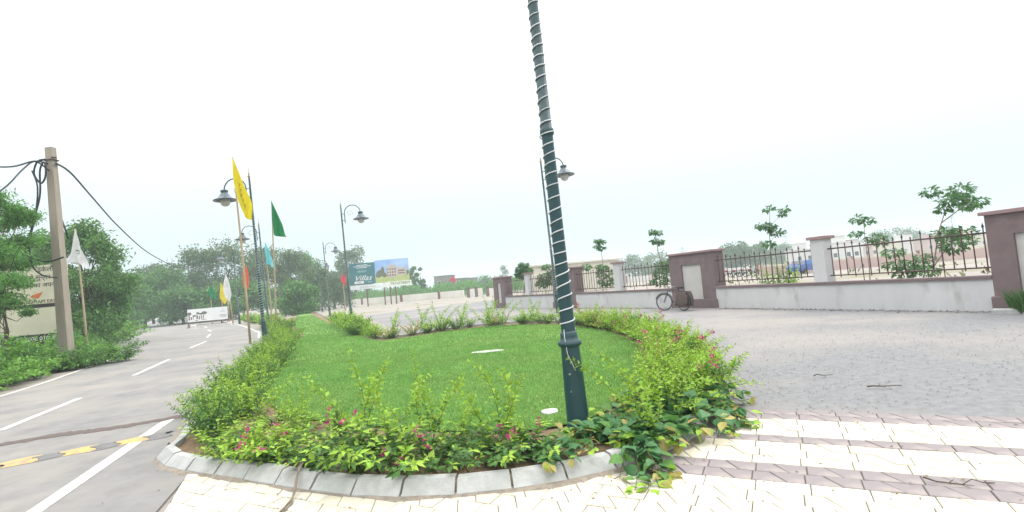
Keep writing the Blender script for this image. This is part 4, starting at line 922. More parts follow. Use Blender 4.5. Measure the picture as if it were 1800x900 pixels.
for i, (p, s) in enumerate((((-1.86, 5.67), .95), ((-1.01, 5.44), .85), ((-0.28, 5.07), .95), ((-3.45, 6.66), .8), ((1.12, 5.32), .9), ((1.17, 4.85), .8), ((-2.71, 6.21), .6), ((-1.35, 5.35), .6), ((-0.64, 5.34), .55))):
    put_shrub(PROT[i % 3], 'bougainvillea', ('tall thin lime shoots standing above the front bed', 'tall thin bronze-tipped shoots right of the near lamp post')[i in (4, 5)], 'shrub', ('tall lime shoots in the front bed', 'tall shoots right of the near lamp post')[i in (4, 5)], (p[0], p[1], .08), i*1.3, s, s)
gR = 'bougainvillea shrubs along the right side of the lawn'; lab = 'yellow-green bougainvillea shrub in the hedge right of the lawn'
RL = [(1.5, 5.75), (1.95, 6.6), (2.4, 8.2), (2.75, 10), (2.95, 12.5), (2.75, 14.8), (2.0, 17.6)]
hedge_line(RL, .42, PROR, 'bougainvillea', lab, gR, .12, .9, 1.2, .88)
hedge_line(offset(RL, -.12), .6, PROR, 'bougainvillea', lab, gR, .12, .85, 1.1, .7)
gB = 'shrubs along the far edge of the lawn'; lab = 'low flowering shrub on the far edge of the lawn'
hedge_line([(1.7, 18.6), (.4, 20.1), (-1.4, 20.75), (-3.1, 20.0), (-4.45, 18.8), (-5.5, 19.3), (-6.9, 22.4), (-8.6, 26.5), (-10.4, 30.5)], .62, PROR+PRO[1:2], 'far_edge_shrub', lab, gB, .25, .8, 1.3, .75)
hedge_line([(-6.6, 21.5), (-7.6, 24), (-9.2, 27.7), (-11.2, 32), (-12.6, 36)], .55, [PROL[0], PRO[1], PROR[0]], 'far_edge_shrub', 'bright lime shrub by the lamp post at the lawn tip', 'lime shrubs at the lawn tip', .25, 1.1, 1.5, .9)
for i, p in enumerate(((-3.88, 19.75), (-2.94, 19.37), (-2.13, 19.31), (-1.18, 18.88), (-0.55, 18.97), (-4.63, 18.75), (0.49, 18.42))):
    put_shrub(PROT[i % 3], 'far_edge_shrub', 'tall sparse shoots on the far lawn edge', 'shrub', 'tall sparse shoots on the far lawn edge', (p[0], p[1]+.4, .08), i*2.1, hg.uniform(.9, 1.25))

hedge_line([(2.15, 6.3), (2.62, 7.6), (2.95, 9.2)], .42, PROR, 'bougainvillea', 'outermost bougainvillea shrub of the right hedge leaning over the grey apron', 'outermost shrubs of the right hedge', .08, .85, 1.1, .75)
# big-leaved plant at the lamp foot: every leaf its own part
def bigleaf(shape):
    V = [(0, 0, 0)]; ln = 1.0; prof = [(.1, .22), (.28, .4), (.5, .38), (.72, .24), (.9, .09)]
    for x, w_ in prof: V.append((x, w_, .06+.1*w_-.12*x*x)); 
    for x, w_ in prof: V.append((x, -w_, .06+.1*w_-.12*x*x))
    for x, w_ in prof: V.append((x, 0, -.12*x*x))
    V.append((1.0, 0, -.16))
    F = [(0, 11, 1), (0, 6, 11)]
    for i in range(4): F += [(11+i, 12+i, 2+i, 1+i), (6+i, 7+i, 12+i, 11+i)]
    F += [(15, 16, 5), (10, 16, 15)]
    return V, F
Vb, Fb = bigleaf(0)
LEAFM = []
for mm in (LF_B, LF_B, LF_M, LF_L, LF_R):
    me = bpy.data.meshes.new('leaf'); me.from_pydata(Vb, [], Fb); me.update(); me.polygons.foreach_set('use_smooth', [True]*len(me.polygons)); me.materials.append(mm); LEAFM.append(me)
def leafy_plant(loc, lab, trails, n_leaf, seed, size=.095, tipm=(3, 4)):
    g = np.random.default_rng(seed); t = thing('trailing_shrub', lab, 'shrub', loc, 0); st = MB(); cnt = 0; cur = []
    for (dx, dy, L, up, drop) in trails:
        d = np.array([dx, dy, up], float); d /= np.linalg.norm(d); p = np.array([g.normal()*.05, g.normal()*.05, .03]); P = [p.copy()]; n = int(L/.03)
        for k in range(n):
            d = d+np.array([g.normal()*.05, g.normal()*.05, -drop*.03]); d /= np.linalg.norm(d); p = p+d*.03
            wx, wy = loc[0]+p[0], loc[1]+p[1]; gz = .02-loc[2] if not inpoly(np.array([wx]), np.array([wy]), isl_poly)[0] else .13-loc[2]+.05
            if p[2] < gz: p[2] = gz+.005; d[2] = abs(d[2])*.3
            P.append(p.copy()); cur.append((p.copy(), d.copy(), k/n))
        st.tube([tuple(v) for v in P[::3]], .004, 4, False)
    st.build('stem', STEM, t)
    idx = g.choice(len(cur), min(n_leaf, len(cur)*2), replace=len(cur) < n_leaf)
    for i in idx:
        p, d, f = cur[i]; a = g.uniform(0, 6.28); o1 = np.cross(d, [0, 0, 1]); o1 /= np.linalg.norm(o1)+1e-6
        ld = o1*math.cos(a)+np.cross(o1, d)*math.sin(a)*.5+d*.5+np.array([0, 0, -.15]); ld = Vector(ld).normalized()
        s = size*g.uniform(.65, 1.25)*(1 if f < .85 else .75)
        mi = int(g.integers(0, 3)) if f < .8 else tipm[int(g.integers(0, len(tipm)))]
        o = inst('leaf', LEAFM[mi], t, Vector(p)+ld*.012); o.scale = (s, s, s)
        nrm = (Vector((0, 0, 1))+Vector(g.normal(size=3)*.35)).normalized(); y_ = nrm.cross(ld).normalized(); z_ = ld.cross(y_)
        o.rotation_euler = Matrix((ld, y_, z_)).transposed().to_euler()
def trails(seed, n, L, up, drop, a0=0, a1=6.28):
    g = np.random.default_rng(seed); return [(math.cos(a), math.sin(a), L*g.uniform(.6, 1.1), up*g.uniform(.5, 1.3), drop*g.uniform(.7, 1.2)) for a in g.uniform(a0, a1, n)]
leafy_plant((.9, 5.0, .08), 'dark big-leaved shrub heaped round the foot of the near lamp post', trails(1, 24, .48, .35, 3.2), 290, 31, .12)
leafy_plant((1.2, 5.1, .1), 'broad-leaved shrub spreading over the kerb just right of the lamp foot', trails(2, 26, .6, .6, 3.0), 300, 32, .125)
leafy_plant((1.55, 5.5, .1), 'tall broad-leaved shrub between the near lamp post and the paving', trails(3, 26, .85, 1.5, 1.4), 300, 33, .135)
leafy_plant((.2, 4.72, .12), 'broad-leaved creeper hanging over the kerb left of the near lamp post', trails(4, 14, .45, .7, 3.5, -3, 0), 120, 34, .095)
leafy_plant((1.75, 5.6, .1), 'bronze-tipped creeper sprawling onto the cream paving right of the lamp', trails(5, 18, .72, .7, 2.2, -1.4, .6), 240, 35, .095)
leafy_plant((1.95, 6.2, .1), 'rounded broad-leaved shrub under the right hedge where the paving begins', trails(6, 24, .8, 1.4, 1.4), 300, 36, .13)
leafy_plant((.95, 4.72, .12), 'leafy trail reaching furthest down onto the cream paving', trails(7, 7, .85, .4, 3.0, -1.9, -1.2), 130, 37, .12)
# grass tuft at the right picture edge
g = np.random.default_rng(8); n = 260; a = g.uniform(0, 6.28, n); d = np.stack([np.cos(a)*.5, np.sin(a)*.5, g.uniform(.7, 1.4, n)], 1)
q = (11.26, 11.45); o = inst('grass_tuft', leafmesh('grass_tuft', g.normal(size=(n, 3))*[.07, .07, 0], d, rdir(g, n), g.uniform(.3, .65, n), .02, LF_M), None, (q[0]+.1, q[1]+.1, .02)); tag(o, 'spiky grass tuft against the nearest mauve pillar at the right edge', 'grass')

# ------------------------------------------------------------------ left roadside growth
RB = [shrub_parts(600+i, shoots=34, length=1.25, spread=.8, leaf=.15, step=.04, lime=.6, flowers=0, droop=.9, base=.3, wr=.6, young=LF_M if i % 2 == 0 else mat('leaf_fresh', (.2, .4, .06), (.13, .29, .045), 1.4, .55, trans=.35, island=.3)) for i in range(4)]
gl = 'bushes on the left verge below the concrete pole'
hedge_line([(-13.6, 11.5), (-14.6, 14.2), (-16.3, 17.6), (-18.1, 21.2), (-19.3, 23.3)], .8, RB, 'verge_bush', 'leafy bush on the left verge beside the road edge', gl, .3, .75, 1.05, .75, 0, 'bush')
hedge_line([(-15, 11.5), (-16.3, 14.6), (-18, 18.2), (-20, 22.5), (-21.5, 25)], .9, RB, 'verge_bush', 'taller leafy bush in the second row on the left verge', 'second row bushes on the left verge', .4, 1.0, 1.35, .9, 0, 'bush')
hedge_line([(-17.5, 12.5), (-19.5, 17.5), (-22.5, 24)], 1.2, RB, 'verge_bush', 'bush at the foot of the left trees and the Hindi billboard', 'bushes below the Hindi billboard', .5, 1.1, 1.5, .9, 0, 'bush')
hedge_line([(-26, 31), (-34, 41.5), (-41, 51), (-53, 68), (-68, 88)], 3.0, RB, 'verge_bush', 'low bush on the far verge below the dark trees', 'bushes on the far verge', 1.0, 1.3, 2.0, .8, 0, 'bush')
for i, (x, y) in enumerate(((pb[0]+.1, pb[1]-.75), (pb[0]-.55, pb[1]-.5), (pb[0]+.65, pb[1]-.1), (pb[0]+.3, pb[1]+.9), (pb[0]+1.0, pb[1]+1.2))): put_shrub(RB[i % 4], 'verge_bush', ('leafy bush hiding the foot of the concrete pole', 'leafy bush left of the concrete pole foot', 'leafy bush right of the concrete pole foot', 'leafy bush behind the concrete pole foot', 'leafy bush at the foot of the white flag')[i], 'bush', None, (x, y, 0), i*1.7, .9, .75)
# feathery tree in front of the billboard
p = (-17.5, 16.5, 0.6)
tree('feathery_tree', 'feathery light green tree at the left picture edge before the Hindi billboard', (p[0], p[1], 0), 6.5, 1.9, 1.9, 71, LF_F, .14, 20000, 26, .1, droop=.4, lw=.3, flat=.5, lean=(.3, 0), shell=.1)
p = (-17.39, 17.5, 0.43)
tree('feathery_tree', 'thin leaning feathery sapling whose branch crosses the Hindi billboard', (p[0], p[1], 0), 4.3, 1.0, 1.6, 72, LF_F, .12, 5200, 10, .06, droop=.4, lw=.3, flat=.5, lean=(-.3, 0), shell=.1)
p = (-25.42, 30.0, 0.51)
tree('broad_tree', 'big dense green tree behind the white flag and the concrete pole', (p[0], p[1], 0), 7.8, 2.75, .6, 73, LF_T, .24, 17000, 36, .18, droop=.3, lw=.45, shell=.35)
p = (-29.79, 32.0, 0.66); tree('broad_tree', 'dark tree filling the gap behind the concrete pole', (p[0], p[1], 0), 7.6, 2.6, .6, 74, LF_T, .26, 9000, 24, .18, droop=.3, lw=.45)
p = (-35.26, 34.0, 0.91); tree('broad_tree', 'dark tree behind the Hindi billboard at the left edge', (p[0], p[1], 0), 8.5, 3, .5, 75, LF_T, .28, 9000, 22, .18, droop=.3)
p = (-30.5, 38.0, 0.05); tree('broad_tree', 'lower green tree right of the white flag at the road bend', (p[0], p[1], 0), 6.2, 2.0, .3, 76, LF_T, .24, 8000, 18, .14, droop=.2)

# ------------------------------------------------------------------ background trees
BT = [  # x, base depth, top height px -> (point, height, radius, crown start, seed, mat, label)
 ((-56.8, 78.0, 1.34), 9.6, 5.0, .4, 81, LF_T, 'dark bushy tree at the left of the far tree belt'),
 ((-53.32, 70.0, 1.58), 7.0, 4.0, .3, 82, LF_T, 'low dark tree just past the road bend'),
 ((-55.59, 82.0, 0.97), 8.8, 5.0, .3, 83, LF_T, 'dark tree in the far belt below the sagging cable'),
 ((-74.7, 105.0, 1.08), 13.0, 4.0, 3.5, 84, LF_T2, 'thin pale tree rising above the left tree belt'),
 ((-55.24, 88.0, 0.53), 12.6, 6.2, 1.0, 85, LF_T2, 'wide olive tree above the banner board'),
 ((-51.6, 92.0, -0.05), 14.2, 7.4, 1.2, 86, LF_T2, 'widest olive canopy behind the flag row'),
 ((-44.96, 90.0, -0.5), 13.2, 6.0, .8, 87, LF_T2, 'olive tree behind the tall lamp post'),
 ((-42.61, 96.0, -1.11), 12.6, 5.2, .5, 88, LF_T2, 'rounded tree behind the green flag'),
 ((-42.17, 105.0, -1.75), 12.8, 5.0, .5, 89, LF_T, 'hazy tree behind the receding lamp posts'),
 ((-49.66, 76.0, 0.85), 5.2, 4.2, .1, 90, LF_T, 'dark undergrowth tree directly behind the banner board'),
 ((-42.64, 80.0, -0.03), 6.6, 5.0, .2, 91, LF_T, 'dark low tree behind the orange flag'),
 ((-47.1, 80.0, 0.36), 5.6, 4.2, .2, 96, LF_T, 'dark low tree behind the far flags'),
 ((-30.76, 72.0, -0.52), 4.4, 3.4, .1, 92, LF_T, 'low rounded tree at the far end of the lawn'),
 ((-34.17, 88.0, -1.3), 7.5, 4.2, .2, 93, LF_T2, 'mid-height hazy tree left of the third lamp post'),
 ((-35.49, 100.0, -1.99), 7.0, 4.0, .2, 97, LF_T2, 'low hazy tree left of the villa billboard'),
]
for i, (p, H_, rd, c0_, sd_, mm, lb) in enumerate(BT):
    tree('far_tree', lb, (p[0], p[1], 0), H_, rd, c0_, sd_, mm, .42, 6500, 26, .22, group=None, gap=.8, shell=.35)
p = (-42.04, 135.0, 0.73); tree('far_tree', 'tall hazy tree rising behind the villa billboard', (p[0], p[1], 0), 15.0, 5.4, 3, 94, LF_T2, .6, 5000, 20, .3)
p = (-47.34, 140.0, 1.03); tree('far_tree', 'lower hazy tree at the left of the villa billboard', (p[0], p[1], 0), 12.0, 4.6, 2, 98, LF_T2, .6, 4000, 16, .3)
p = (-40.01, 140.0, 0.39); tree('far_tree', 'small hazy tree peeking over the teal panel', (p[0], p[1], 0), 11.0, 3.4, 3, 99, LF_T2, .6, 2600, 12, .3)
p = (-24.59, 125.0, -0.45); tree('far_tree', 'narrow tree just right of the villa billboard', (p[0], p[1], 0), 8.8, 1.7, .5, 95, LF_T, .4, 2600, 12, .2)
p = (-22.37, 122.0, -0.54); tree('far_tree', 'second narrow tree right of the villa billboard', (p[0], p[1], 0), 9.2, 1.2, .5, 101, LF_T, .4, 2200, 10, .2)
p = (-26.32, 128.0, -0.4); tree('far_tree', 'low tree touching the right side of the villa billboard', (p[0], p[1], 0), 7.5, 1.8, .5, 102, LF_T, .4, 2200, 10, .2)
p = (-4.85, 230.0, -5.73); tree('far_tree', 'pale distant tree above the farthest corner pillar', (p[0], p[1], 0), 10, 5, .5, 103, LF_T2, .8, 1500, 12, .3)
p = (-9.0, 180.0, -3.68); tree('far_tree', 'low distant tree left of the corner pillar', (p[0], p[1], 0), 5.4, 5, .5, 104, LF_T, .7, 1500, 12, .3)
for i, (p, H_, rd, lb) in enumerate((((67.31, 150.0, -9.31), 8.6, 5.5, 'dark distant tree behind the railing right of the bicycle pillar'), ((65.79, 155.0, -9.35), 7.4, 4.5, 'distant tree just right of the bicycle pillar'), ((76.75, 160.0, -10.47), 7.8, 5.5, 'distant tree left of the bright shrub'),
     ((44.89, 190.0, -8.71), 8.4, 7, 'distant tree above the middle railing'), ((57.22, 200.0, -10.13), 9.0, 7, 'distant tree left of the bicycle pillar cap'), ((105.89, 200.0, -14.37), 8.0, 7, 'distant tree behind the parked blue car'),
     ((151.75, 210.0, -18.71), 9.5, 9, 'hazy distant tree above the far houses'), ((158.3, 205.0, -19.11), 11, 8, 'hazy distant tree left of the tallest young tree'), ((181.83, 210.0, -21.33), 9, 8, 'hazy distant tree left of the nearest mauve pillar'), ((150.98, 230.0, -19.32), 7, 8, 'hazy distant tree right of the tall white post'))):
    tree('distant_tree', lb, (p[0], p[1], 0), H_, rd, .3, 110+i, LF_T2, .8, 2000, 16, .3)
# continuous far woods on the horizon
g = np.random.default_rng(77); P = []
for k in range(420):
    a = R(g.uniform(-62, 66)); d = g.uniform(300, 420); h = g.uniform(4, 9); cx, cy = d*math.sin(a), d*math.cos(a)
    q = rdir(g, 26)*np.array([5, 5, h*.55])*g.uniform(.5, 1, 26)[:, None]+np.array([cx, cy, h*.45]); P.append(q)
P = np.concatenate(P); P[:, 2] = np.maximum(P[:, 2], .3); n = len(P)
tag(inst('far_woods', leafmesh('far_woods', P, rdir(g, n), rdir(g, n, .6), g.uniform(1.5, 3, n), 1.4, LF_T2)), 'low hazy line of woods along the horizon', 'woods', kind='stuff')
# sugarcane behind the far wall
n = 16000; x = g.uniform(-62, 2, n); y = 104-.62*(x+9)*1.0*.95+g.uniform(3, 22, n); z = g.uniform(.2, 3.1, n)*(.85+.3*np.sin(x*.7)*np.sin(x*.23))
D = rdir(g, n, .9)
tag(inst('sugarcane', leafmesh('sugarcane', np.stack([x, y, z], 1), D, rdir(g, n, .5), g.uniform(.6, 1.2, n), .16, LF_F)), 'dense green sugarcane crop growing behind the far wall', 'crop', kind='stuff')

# ------------------------------------------------------------------ far wall with small pillars
FW = [(-58, 142), (-50.2, 133), (-36, 120), (-24.5, 110), (-15.5, 104.5), (-9.8, 100)]
for i in range(len(FW)-1):
    o, an, L = wframe(FW[i], FW[i+1]); t = thing('far_wall', ('leftmost stretch of the low white far wall', 'stretch of low white far wall left of the villa billboard', 'stretch of low white far wall below the villa billboard', 'stretch of low white far wall just right of the villa billboard', 'rightmost stretch of the low white far wall before the opening')[i], 'wall', (o.x, o.y, 0), an)
    MB().box(0.32, L-.32, -.12, .12, -.02, 1.4).build('low_wall', FARW, t)
    for x in (0, L-.28): pass
    MB().box(-.3, .3, -.25, .25, -.02, 1.5).build('pier', STEELR, t)
for p, lb in (((-8.33, 90.93), 'left gate pier in the far wall opening'), ((-6.81, 89.7), 'second gate pier in the far wall opening'), ((-4.6, 85.82), 'gate pier nearest the corner pillar')):
    t = thing('gate_pier', lb, 'pillar', (p[0], p[1], 0)); MB().box(-.26, .26, -.25, .25, -.02, 1.7).build('shaft', WALLM, t); MB().box(-.34, .34, -.33, .33, 1.703, 1.82).build('cap', WALLM, t)
p = (-5.59, 89.43); t = thing('far_wall', 'short white wall piece between the far gate piers', 'wall', (p[0], p[1]+8, 0)); MB().box(-3, -.6, -.1, .1, -.02, 1.5).build('low_wall', FARW, t); MB().box(.4, 3.4, -.1, .1, -.02, 1.3).build('low_wall', FARW, t)

# ------------------------------------------------------------------ far buildings
def house(name, lab, loc, rz, blocks, m, wins=(), roofm=None):
    t = thing(name, lab, 'building', loc, rz)
    for x0, x1, y0, y1, z0, z1 in blocks:
        MB().box(x0, x1, y0, y1, z0, z1).build('wall', m, t); rf = MB(); rf.box(x0-.2, x1+.2, y0-.2, y1+.2, z1+.003, z1+.18); rf.build('roof', roofm or m, t)
    for x0, x1, y, z0, z1 in wins:
        f = MB(); w_ = .08; f.box(x0, x1, y-.05, y-.002, z0, z0+w_); f.box(x0, x1, y-.05, y-.002, z1-w_, z1); f.box(x0, x0+w_, y-.05, y-.002, z0+w_+.001, z1-w_-.001); f.box(x1-w_, x1, y-.05, y-.002, z0+w_+.001, z1-w_-.001)
        fo = f.build('window', MATS['strip_white'], t); MB().box(x0+w_+.001, x1-w_-.001, y-.03, y-.003, z0+w_+.001, z1-w_-.001).build('pane', mat('dark_pane', (.05, .06, .07), None, 3, .2), fo)
    return t
p = (-28.2, 175.0, -1.83)
house('brick_building', 'unfinished grey brick building beyond the sugarcane', (p[0], p[1], 0), R(-8), [(.8, 6.6, 0, 6, 0, 6.6), (7.4, 11.8, .5, 6, 0, 5.2), (11.9, 14.6, 0, 6, 0, 5.0)], BRICKM, [(2, 3.2, 0, 3.6, 5.0), (8.4, 9.6, .5, 3.2, 4.5), (12.4, 13.4, 0, 3.0, 4.4)])
p = (1.58, 62.0, -0.59)
house('long_cream_building', 'long low cream building behind the farthest wall bays', (p[0], p[1], 0), R(4), [(0, 11.5, 0, 5, 0, 3.55)], mat('cream_render', (.6, .56, .47), (.52, .48, .4), .5, .9), [])
hm = [mat('house_white', (.62, .6, .58), (.55, .53, .5), .4, .9), mat('house_pink', (.5, .36, .33), (.44, .32, .3), .4, .9), mat('house_cream', (.6, .54, .42), None, .4, .9)]
for i, (p, w_, h_, lb) in enumerate((((93.16, 150.0, -11.56), 9, 5.5, 'pale distant house just right of the tall white post'), ((111.59, 170.0, -13.85), 8, 4.6, 'low pink distant house in the gap right of the white post'), ((126.1, 180.0, -15.45), 10, 4.6, 'cream distant house behind the slender young tree'),
      ((143.58, 190.0, -17.32), 11, 5.2, 'white distant house behind the bushy low shrub'), ((141.89, 175.0, -16.66), 9, 4.4, 'distant house behind the tallest young tree trunk'), ((157.83, 180.0, -18.22), 10, 4.8, 'distant house left of the nearest mauve pillar'), ((88.25, 160.0, -11.47), 8, 4.6, 'pale distant house left of the tall white post'))):
    house('distant_house', lb, (p[0], p[1], 0), R(-12+5*i % 9), [(0, w_, 0, 7, 0, h_), (w_*.2, w_*.55, .8, 5, h_+.2, h_+2.0)], hm[i % 3], [(1, 2.2, 0, 1.2, 2.6), (w_*.5, w_*.5+1.2, 0, 1.2, 2.6), (w_-2.4, w_-1.2, 0, 1.2, 2.6)])
for i, (x0, y0, L_, an, lb) in enumerate(((30, 62, 26, -8, 'low pinkish plot wall crossing the open ground beyond the nearest railing'), (44, 92, 40, -14, 'farther low plot wall before the distant houses on the right'), (22, 100, 24, 5, 'low pale plot wall behind the parked motorcycles'))):
    t = thing('plot_wall', lb, 'wall', (x0, y0, 0), R(an)); MB().box(0, L_, -.12, .12, -.02, 1.1).build('low_wall', hm[(i+1) % 3], t)
    for k in range(int(L_/5)+1): MB().box(k*5-.18, k*5+.18, -.2, .2, -.02, 1.4).build('pier', STEELR if i == 1 else hm[1], t)
n = 2200; gx = np.random.default_rng(5); x = gx.uniform(14, 90, n); y = gx.uniform(24, 120, n); k = (x > 10+y*.08) & (np.sin(x*.35+y*.2)+np.sin(y*.31) > .5); x, y = x[k], y[k]; n = len(x)
tag(inst('dry_weeds', leafmesh('dry_weeds', np.stack([x, y, np.full(n, .0)], 1), rdir(gx, n, 1.0), rdir(gx, n), gx.uniform(.2, .6, n), .25, mat('dry_weed_leaf', (.2, .2, .1), (.14, .15, .07), 3, .9, island=.4))), 'patches of dry weeds on the open ground beyond the wall', 'weeds', kind='stuff')
def pylon(p, H_, lb):
    t = thing('pylon', lb, 'pylon', (p[0], p[1], 0)); q = MB()
    for sx in (-1, 1):
        for sy in (-1, 1): q.tube([(sx*2, sy*2, 0), (sx*.4, sy*.4, H_)], .12, 4)
    for k in range(7):
        z = H_*k/7; w_ = 2-1.6*k/7; z2 = H_*(k+1)/7; w2 = 2-1.6*(k+1)/7; q.tube([(-w_, -w_, z), (w2, -w2, z2)], .07, 3); q.tube([(w_, -w_, z), (-w2, -w2, z2)], .07, 3)
    q.build('lattice', GREYT, t); a_ = MB(); a_.box(-3.2, 3.2, -.1, .1, H_*.8, H_*.8+.25); a_.box(-2.4, 2.4, -.1, .1, H_*.92, H_*.92+.25); a_.build('crossarm', GREYT, t)
pylon((110.49, 330.0, -19.18), 16.5, 'faint distant pylon above the bicycle pillar')
pylon((166.52, 310.0, -23.39), 20, 'faint distant pylon left of the tall white post')
pylon((260.41, 300.0, -31.24), 23, 'faint distant pylon left of the nearest mauve pillar')

# ------------------------------------------------------------------ parked car and motorcycles beyond the wall
def car(loc, rz):
    t = thing('parked_car', 'blue car parked beyond the railing left of the tall white post', 'car', loc, rz)
    prof = [(-2.0, .35), (-2.02, .8), (-1.9, .98), (-1.35, 1.05), (-.75, 1.48), (.7, 1.52), (1.35, 1.08), (1.95, .98), (2.05, .7), (2.03, .35)]
    V = []
    for y, ins in ((-.82, .0), (.82, .0)):
        for x, z in prof: V.append((x, y*(1 if z < 1.1 else .86), z))
    n = len(prof); F = [tuple(range(n-1, -1, -1))[::-1], tuple(range(n, 2*n))[::-1]]+[(i+1, i, n+i, n+i+1) for i in range(n-1)]+[(0, n-1, 2*n-1, n)]
    MB().add(V, F).build('body', mat('car_blue', (.02, .09, .32), (.02, .08, .28), 3, .25, spec=.6), t)
    gl = mat('dark_glass', (.02, .025, .03), None, 3, .1, spec=.6)
    for s in (-1, 1): MB().add([(-1.0, s*.775, 1.1), (1.1, s*.775, 1.1), (.62, s*.725, 1.42), (-.66, s*.725, 1.42)], [(0, 1, 2, 3) if s < 0 else (3, 2, 1, 0)]).build('side_window', gl, t)
    MB().add([(-1.33, -.66, 1.09), (-1.33, .66, 1.09), (-.82, .62, 1.46), (-.82, -.62, 1.46)], [(3, 2, 1, 0)]).build('windscreen', gl, t)
    for x in (-1.3, 1.3):
        for y in (-.8, .8): w_ = MB(); w_.lathe([(0, -.1), (.2, -.1), (.31, -.09), (.31, .09), (.2, .1), (0, .1)], 18); o = w_.build('wheel', RUBB, t, (x, y, .31)); o.rotation_euler = (R(90), 0, 0)
p = (32.82, 58.0, -3.18); car((p[0], p[1], 0), R(35))
def moto():
    t = thing('motorcycle', 'x', 'motorcycle')
    for x in (0, 1.25): w_ = MB(); w_.tube([(x+.29*math.cos(a*.4488), 0, .3+.29*math.sin(a*.4488)) for a in range(15)], .05, 6); w_.build('wheel', RUBB, t)
    b = MB(); b.tube([(.05, 0, .35), (.35, 0, .55), (.9, 0, .75), (1.05, 0, .85), (1.25, 0, .3)], .05, 6); b.box(.42, .8, -.13, .13, .25, .55, .03); b.build('frame', BLACKM, t)
    b = MB(); b.tube([(.55, 0, .8), (.75, 0, .87), (.98, 0, .86)], [.1, .15, .09], 8); b.build('tank', mat('tank_red', (.2, .02, .02), None, 3, .3), t)
    b = MB(); b.box(-.2, .55, -.13, .13, .75, .85, .03); b.build('seat', BLACKM, t)
    b = MB(); b.tube([(.92, -.35, 1.05), (1.02, 0, .98), (.92, .35, 1.05)], .02, 5); b.tube([(1.02, 0, .98), (1.08, 0, .8)], .03, 5); b.build('handlebar', CHROME, t)
    return t
mo = moto(); note(mo)
for i, (x_, p) in enumerate(((0, (31.89, 74.56)), (1, (31.13, 70.25)), (2, (31.9, 69.52)), (3, (31.19, 65.76)), (4, (31.9, 65.11)))):
    o = mo if i == 0 else copy_tree(mo); o.location = (p[0], p[1], 0); o.rotation_euler = (0, 0, R(160+rnd.uniform(-8, 8)))
    tag(o, 'motorcycle in the parked row seen through the railing left of the bright shrub', 'motorcycle', 'motorcycles parked beyond the wall')

# ------------------------------------------------------------------ debris
def litter(name, pts, m, lab, cat, s0, s1):
    V = []; F = []; g = np.random.default_rng(len(pts)); b = 0
    for x, y in pts:
        s = g.uniform(s0, s1); vs = g.normal(size=(6, 3)); vs /= np.linalg.norm(vs, axis=1, keepdims=True); 
        oc = np.array([[1, 0, 0], [-1, 0, 0], [0, 1, 0], [0, -1, 0], [0, 0, .6], [0, 0, -.3]])*g.uniform(.6, 1.2, (6, 1))*s+np.array([x, y, s*.2]); V += oc.tolist()
        for f in ((0, 2, 4), (2, 1, 4), (1, 3, 4), (3, 0, 4), (2, 0, 5), (1, 2, 5), (3, 1, 5), (0, 3, 5)): F.append([b+i for i in f])
        b += 6
    tag(inst(name, npmesh(name, V, F, m)), lab, cat, kind='stuff')
g = np.random.default_rng(6); pts = []
for _ in range(5200):
    y = 5.5+14*g.beta(1.1, 2.4); x = g.uniform(2.3, 11)
    if x > 12.5-y*.25-.2 or (x*.461+y*.887) < 6.45: continue
    if inpoly(np.array([x]), np.array([y]), isl_poly)[0]: continue
    pts.append((x, y))
litter('loose_gravel', pts, mat('gravel_stone', (.3, .3, .3), (.2, .2, .2), 3, .9, island=.4), 'loose gravel scattered over the grey apron', 'gravel', .004, .014)
pts = []
for _ in range(700):
    f = g.uniform(0, 1); a, b = (P1f, P2n) if g.uniform() < .6 else (P2f, P3n); q = lerp(a, b, f); pts.append((q[0]-abs(g.normal())*.25-.05, q[1]-abs(g.normal())*.1))
litter('wall_rubble', pts, mat('rubble', (.3, .28, .26), (.14, .13, .12), 3, .9, island=.4), 'small stones and dirt along the foot of the boundary wall', 'rubble', .01, .045)
# pale flecks of dry grass and leaf on the lawn
n = 900; X = g.uniform(-6, 3, n); Y = 5.5+14*g.beta(1, 1.6, n); k = inpoly(X, Y, lp); X, Y = X[k], Y[k]; n = len(X)
tag(inst('lawn_litter', leafmesh('lawn_litter', np.stack([X, Y, np.full(n, .118)], 1), rdir(g, n)*[1, 1, .2], np.tile([0, 0, 1.], (n, 1))+g.normal(size=(n, 3))*.3, g.uniform(.02, .055, n), .018, mat('pale_dry_leaf', (.4, .42, .16), (.3, .3, .12), 5, .9, island=.4))), 'pale dry leaf flecks scattered over the lawn', 'leaves', kind='stuff')
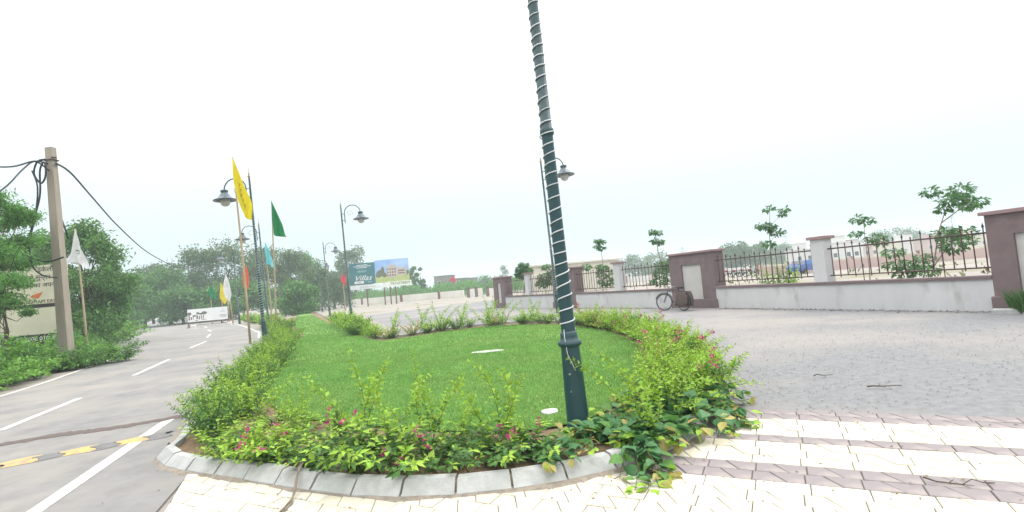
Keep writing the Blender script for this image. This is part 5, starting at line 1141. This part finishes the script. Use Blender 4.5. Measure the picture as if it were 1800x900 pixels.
# fallen leaves
n = 380; X = g.uniform(-4, 6, n); Y = g.uniform(3.2, 9, n); 
k = ~inpoly(X, Y, isl_poly); X, Y = X[k], Y[k]; n = len(X)
tag(inst('fallen_leaves', leafmesh('fallen_leaves', np.stack([X, Y, np.full(n, .016)], 1), rdir(g, n)*[1, 1, .1], np.tile([0, 0, 1.], (n, 1))+g.normal(size=(n, 3))*.15, g.uniform(.015, .04, n), .015, mat('dry_leaf', (.2, .13, .07), (.12, .08, .05), 5, .9, island=.4))), 'small dry leaves scattered on the paving and apron', 'leaves', kind='stuff')
def twig(p, L, an, lab, r=.006, seed=0):
    g = np.random.default_rng(seed); q = MB(); P = [(L*i/6, g.normal()*L*.04, r+abs(g.normal())*.01) for i in range(7)]; q.tube(P, [r*(1-.1*i) for i in range(7)], 5)
    for k in (2, 3, 5): q.tube([P[k], (P[k][0]+L*.12, P[k][1]+L*.1*(-1)**k, r+.01)], [r*.6, r*.3], 4)
    o = q.build('twig', BARK, None, (p[0], p[1], .012), an); tag(o, lab, 'twig')
twig((4.19, 6.32), .38, R(-8), 'dark twig lying on the grey apron', .01, 1)
twig((4.02, 7.15), .25, R(-5), 'small dark twig on the apron nearer the hedge', .008, 2)
twig((2.75, 3.66), .4, R(-15), 'twig lying on the lower mauve paving band', .006, 3)
# dry creeper hanging over the kerb onto the paving
a0 = (-2.09, 4.72, 0.08); a1 = (-2.02, 4.5, 0.02); a2 = (-1.98, 4.35, -0.08)
q = MB(); g = np.random.default_rng(4)
for k in range(3):
    P = [(a0[0]+.02*k, a0[1]+.12, .2), (a0[0]+.01*k, a0[1]-.02, .18), (a1[0]+g.normal()*.01, a1[1]-.08, .05), (a2[0]+g.normal()*.02, a2[1]-.1, .02), (a2[0]-.03+g.normal()*.02, a2[1]-.3, .018)]
    q.tube(smoothline(P, 5), .006, 5)
tag(q.build('dry_creeper', BARKP), 'dry brown creeper stem hanging over the front kerb onto the paving', 'creeper')

# ------------------------------------------------------------------ haze
hz = MB().box(-640, 640, -640, 640, -1.2, 24); hm_ = bpy.data.materials.new('haze'); hm_.use_nodes = True; n = hm_.node_tree
n.nodes.remove(n.nodes['Principled BSDF']); pv = n.nodes.new('ShaderNodeVolumePrincipled'); pv.inputs['Color'].default_value = (.78, .9, .95, 1); pv.inputs['Density'].default_value = .0013; pv.inputs['Anisotropy'].default_value = .0
n.links.new(pv.outputs[0], n.nodes['Material Output'].inputs['Volume'])
tag(hz.build('haze', hm_), 'thin pale haze filling the air over the whole place', 'haze', kind='stuff')

for o in bpy.data.objects:
    if o.type == 'MESH' and o.parent and o.name.split('.')[0] in ('bolt', 'window_print', 'tree_print', 'printed_lines', 'printed_picture', 'printed_trees', 'emblem', 'cable_clamp', 'pedals', 'carrier', 'railing_foot', 'house_print', 'stem', 'spokes'): o['kind'] = 'stuff'
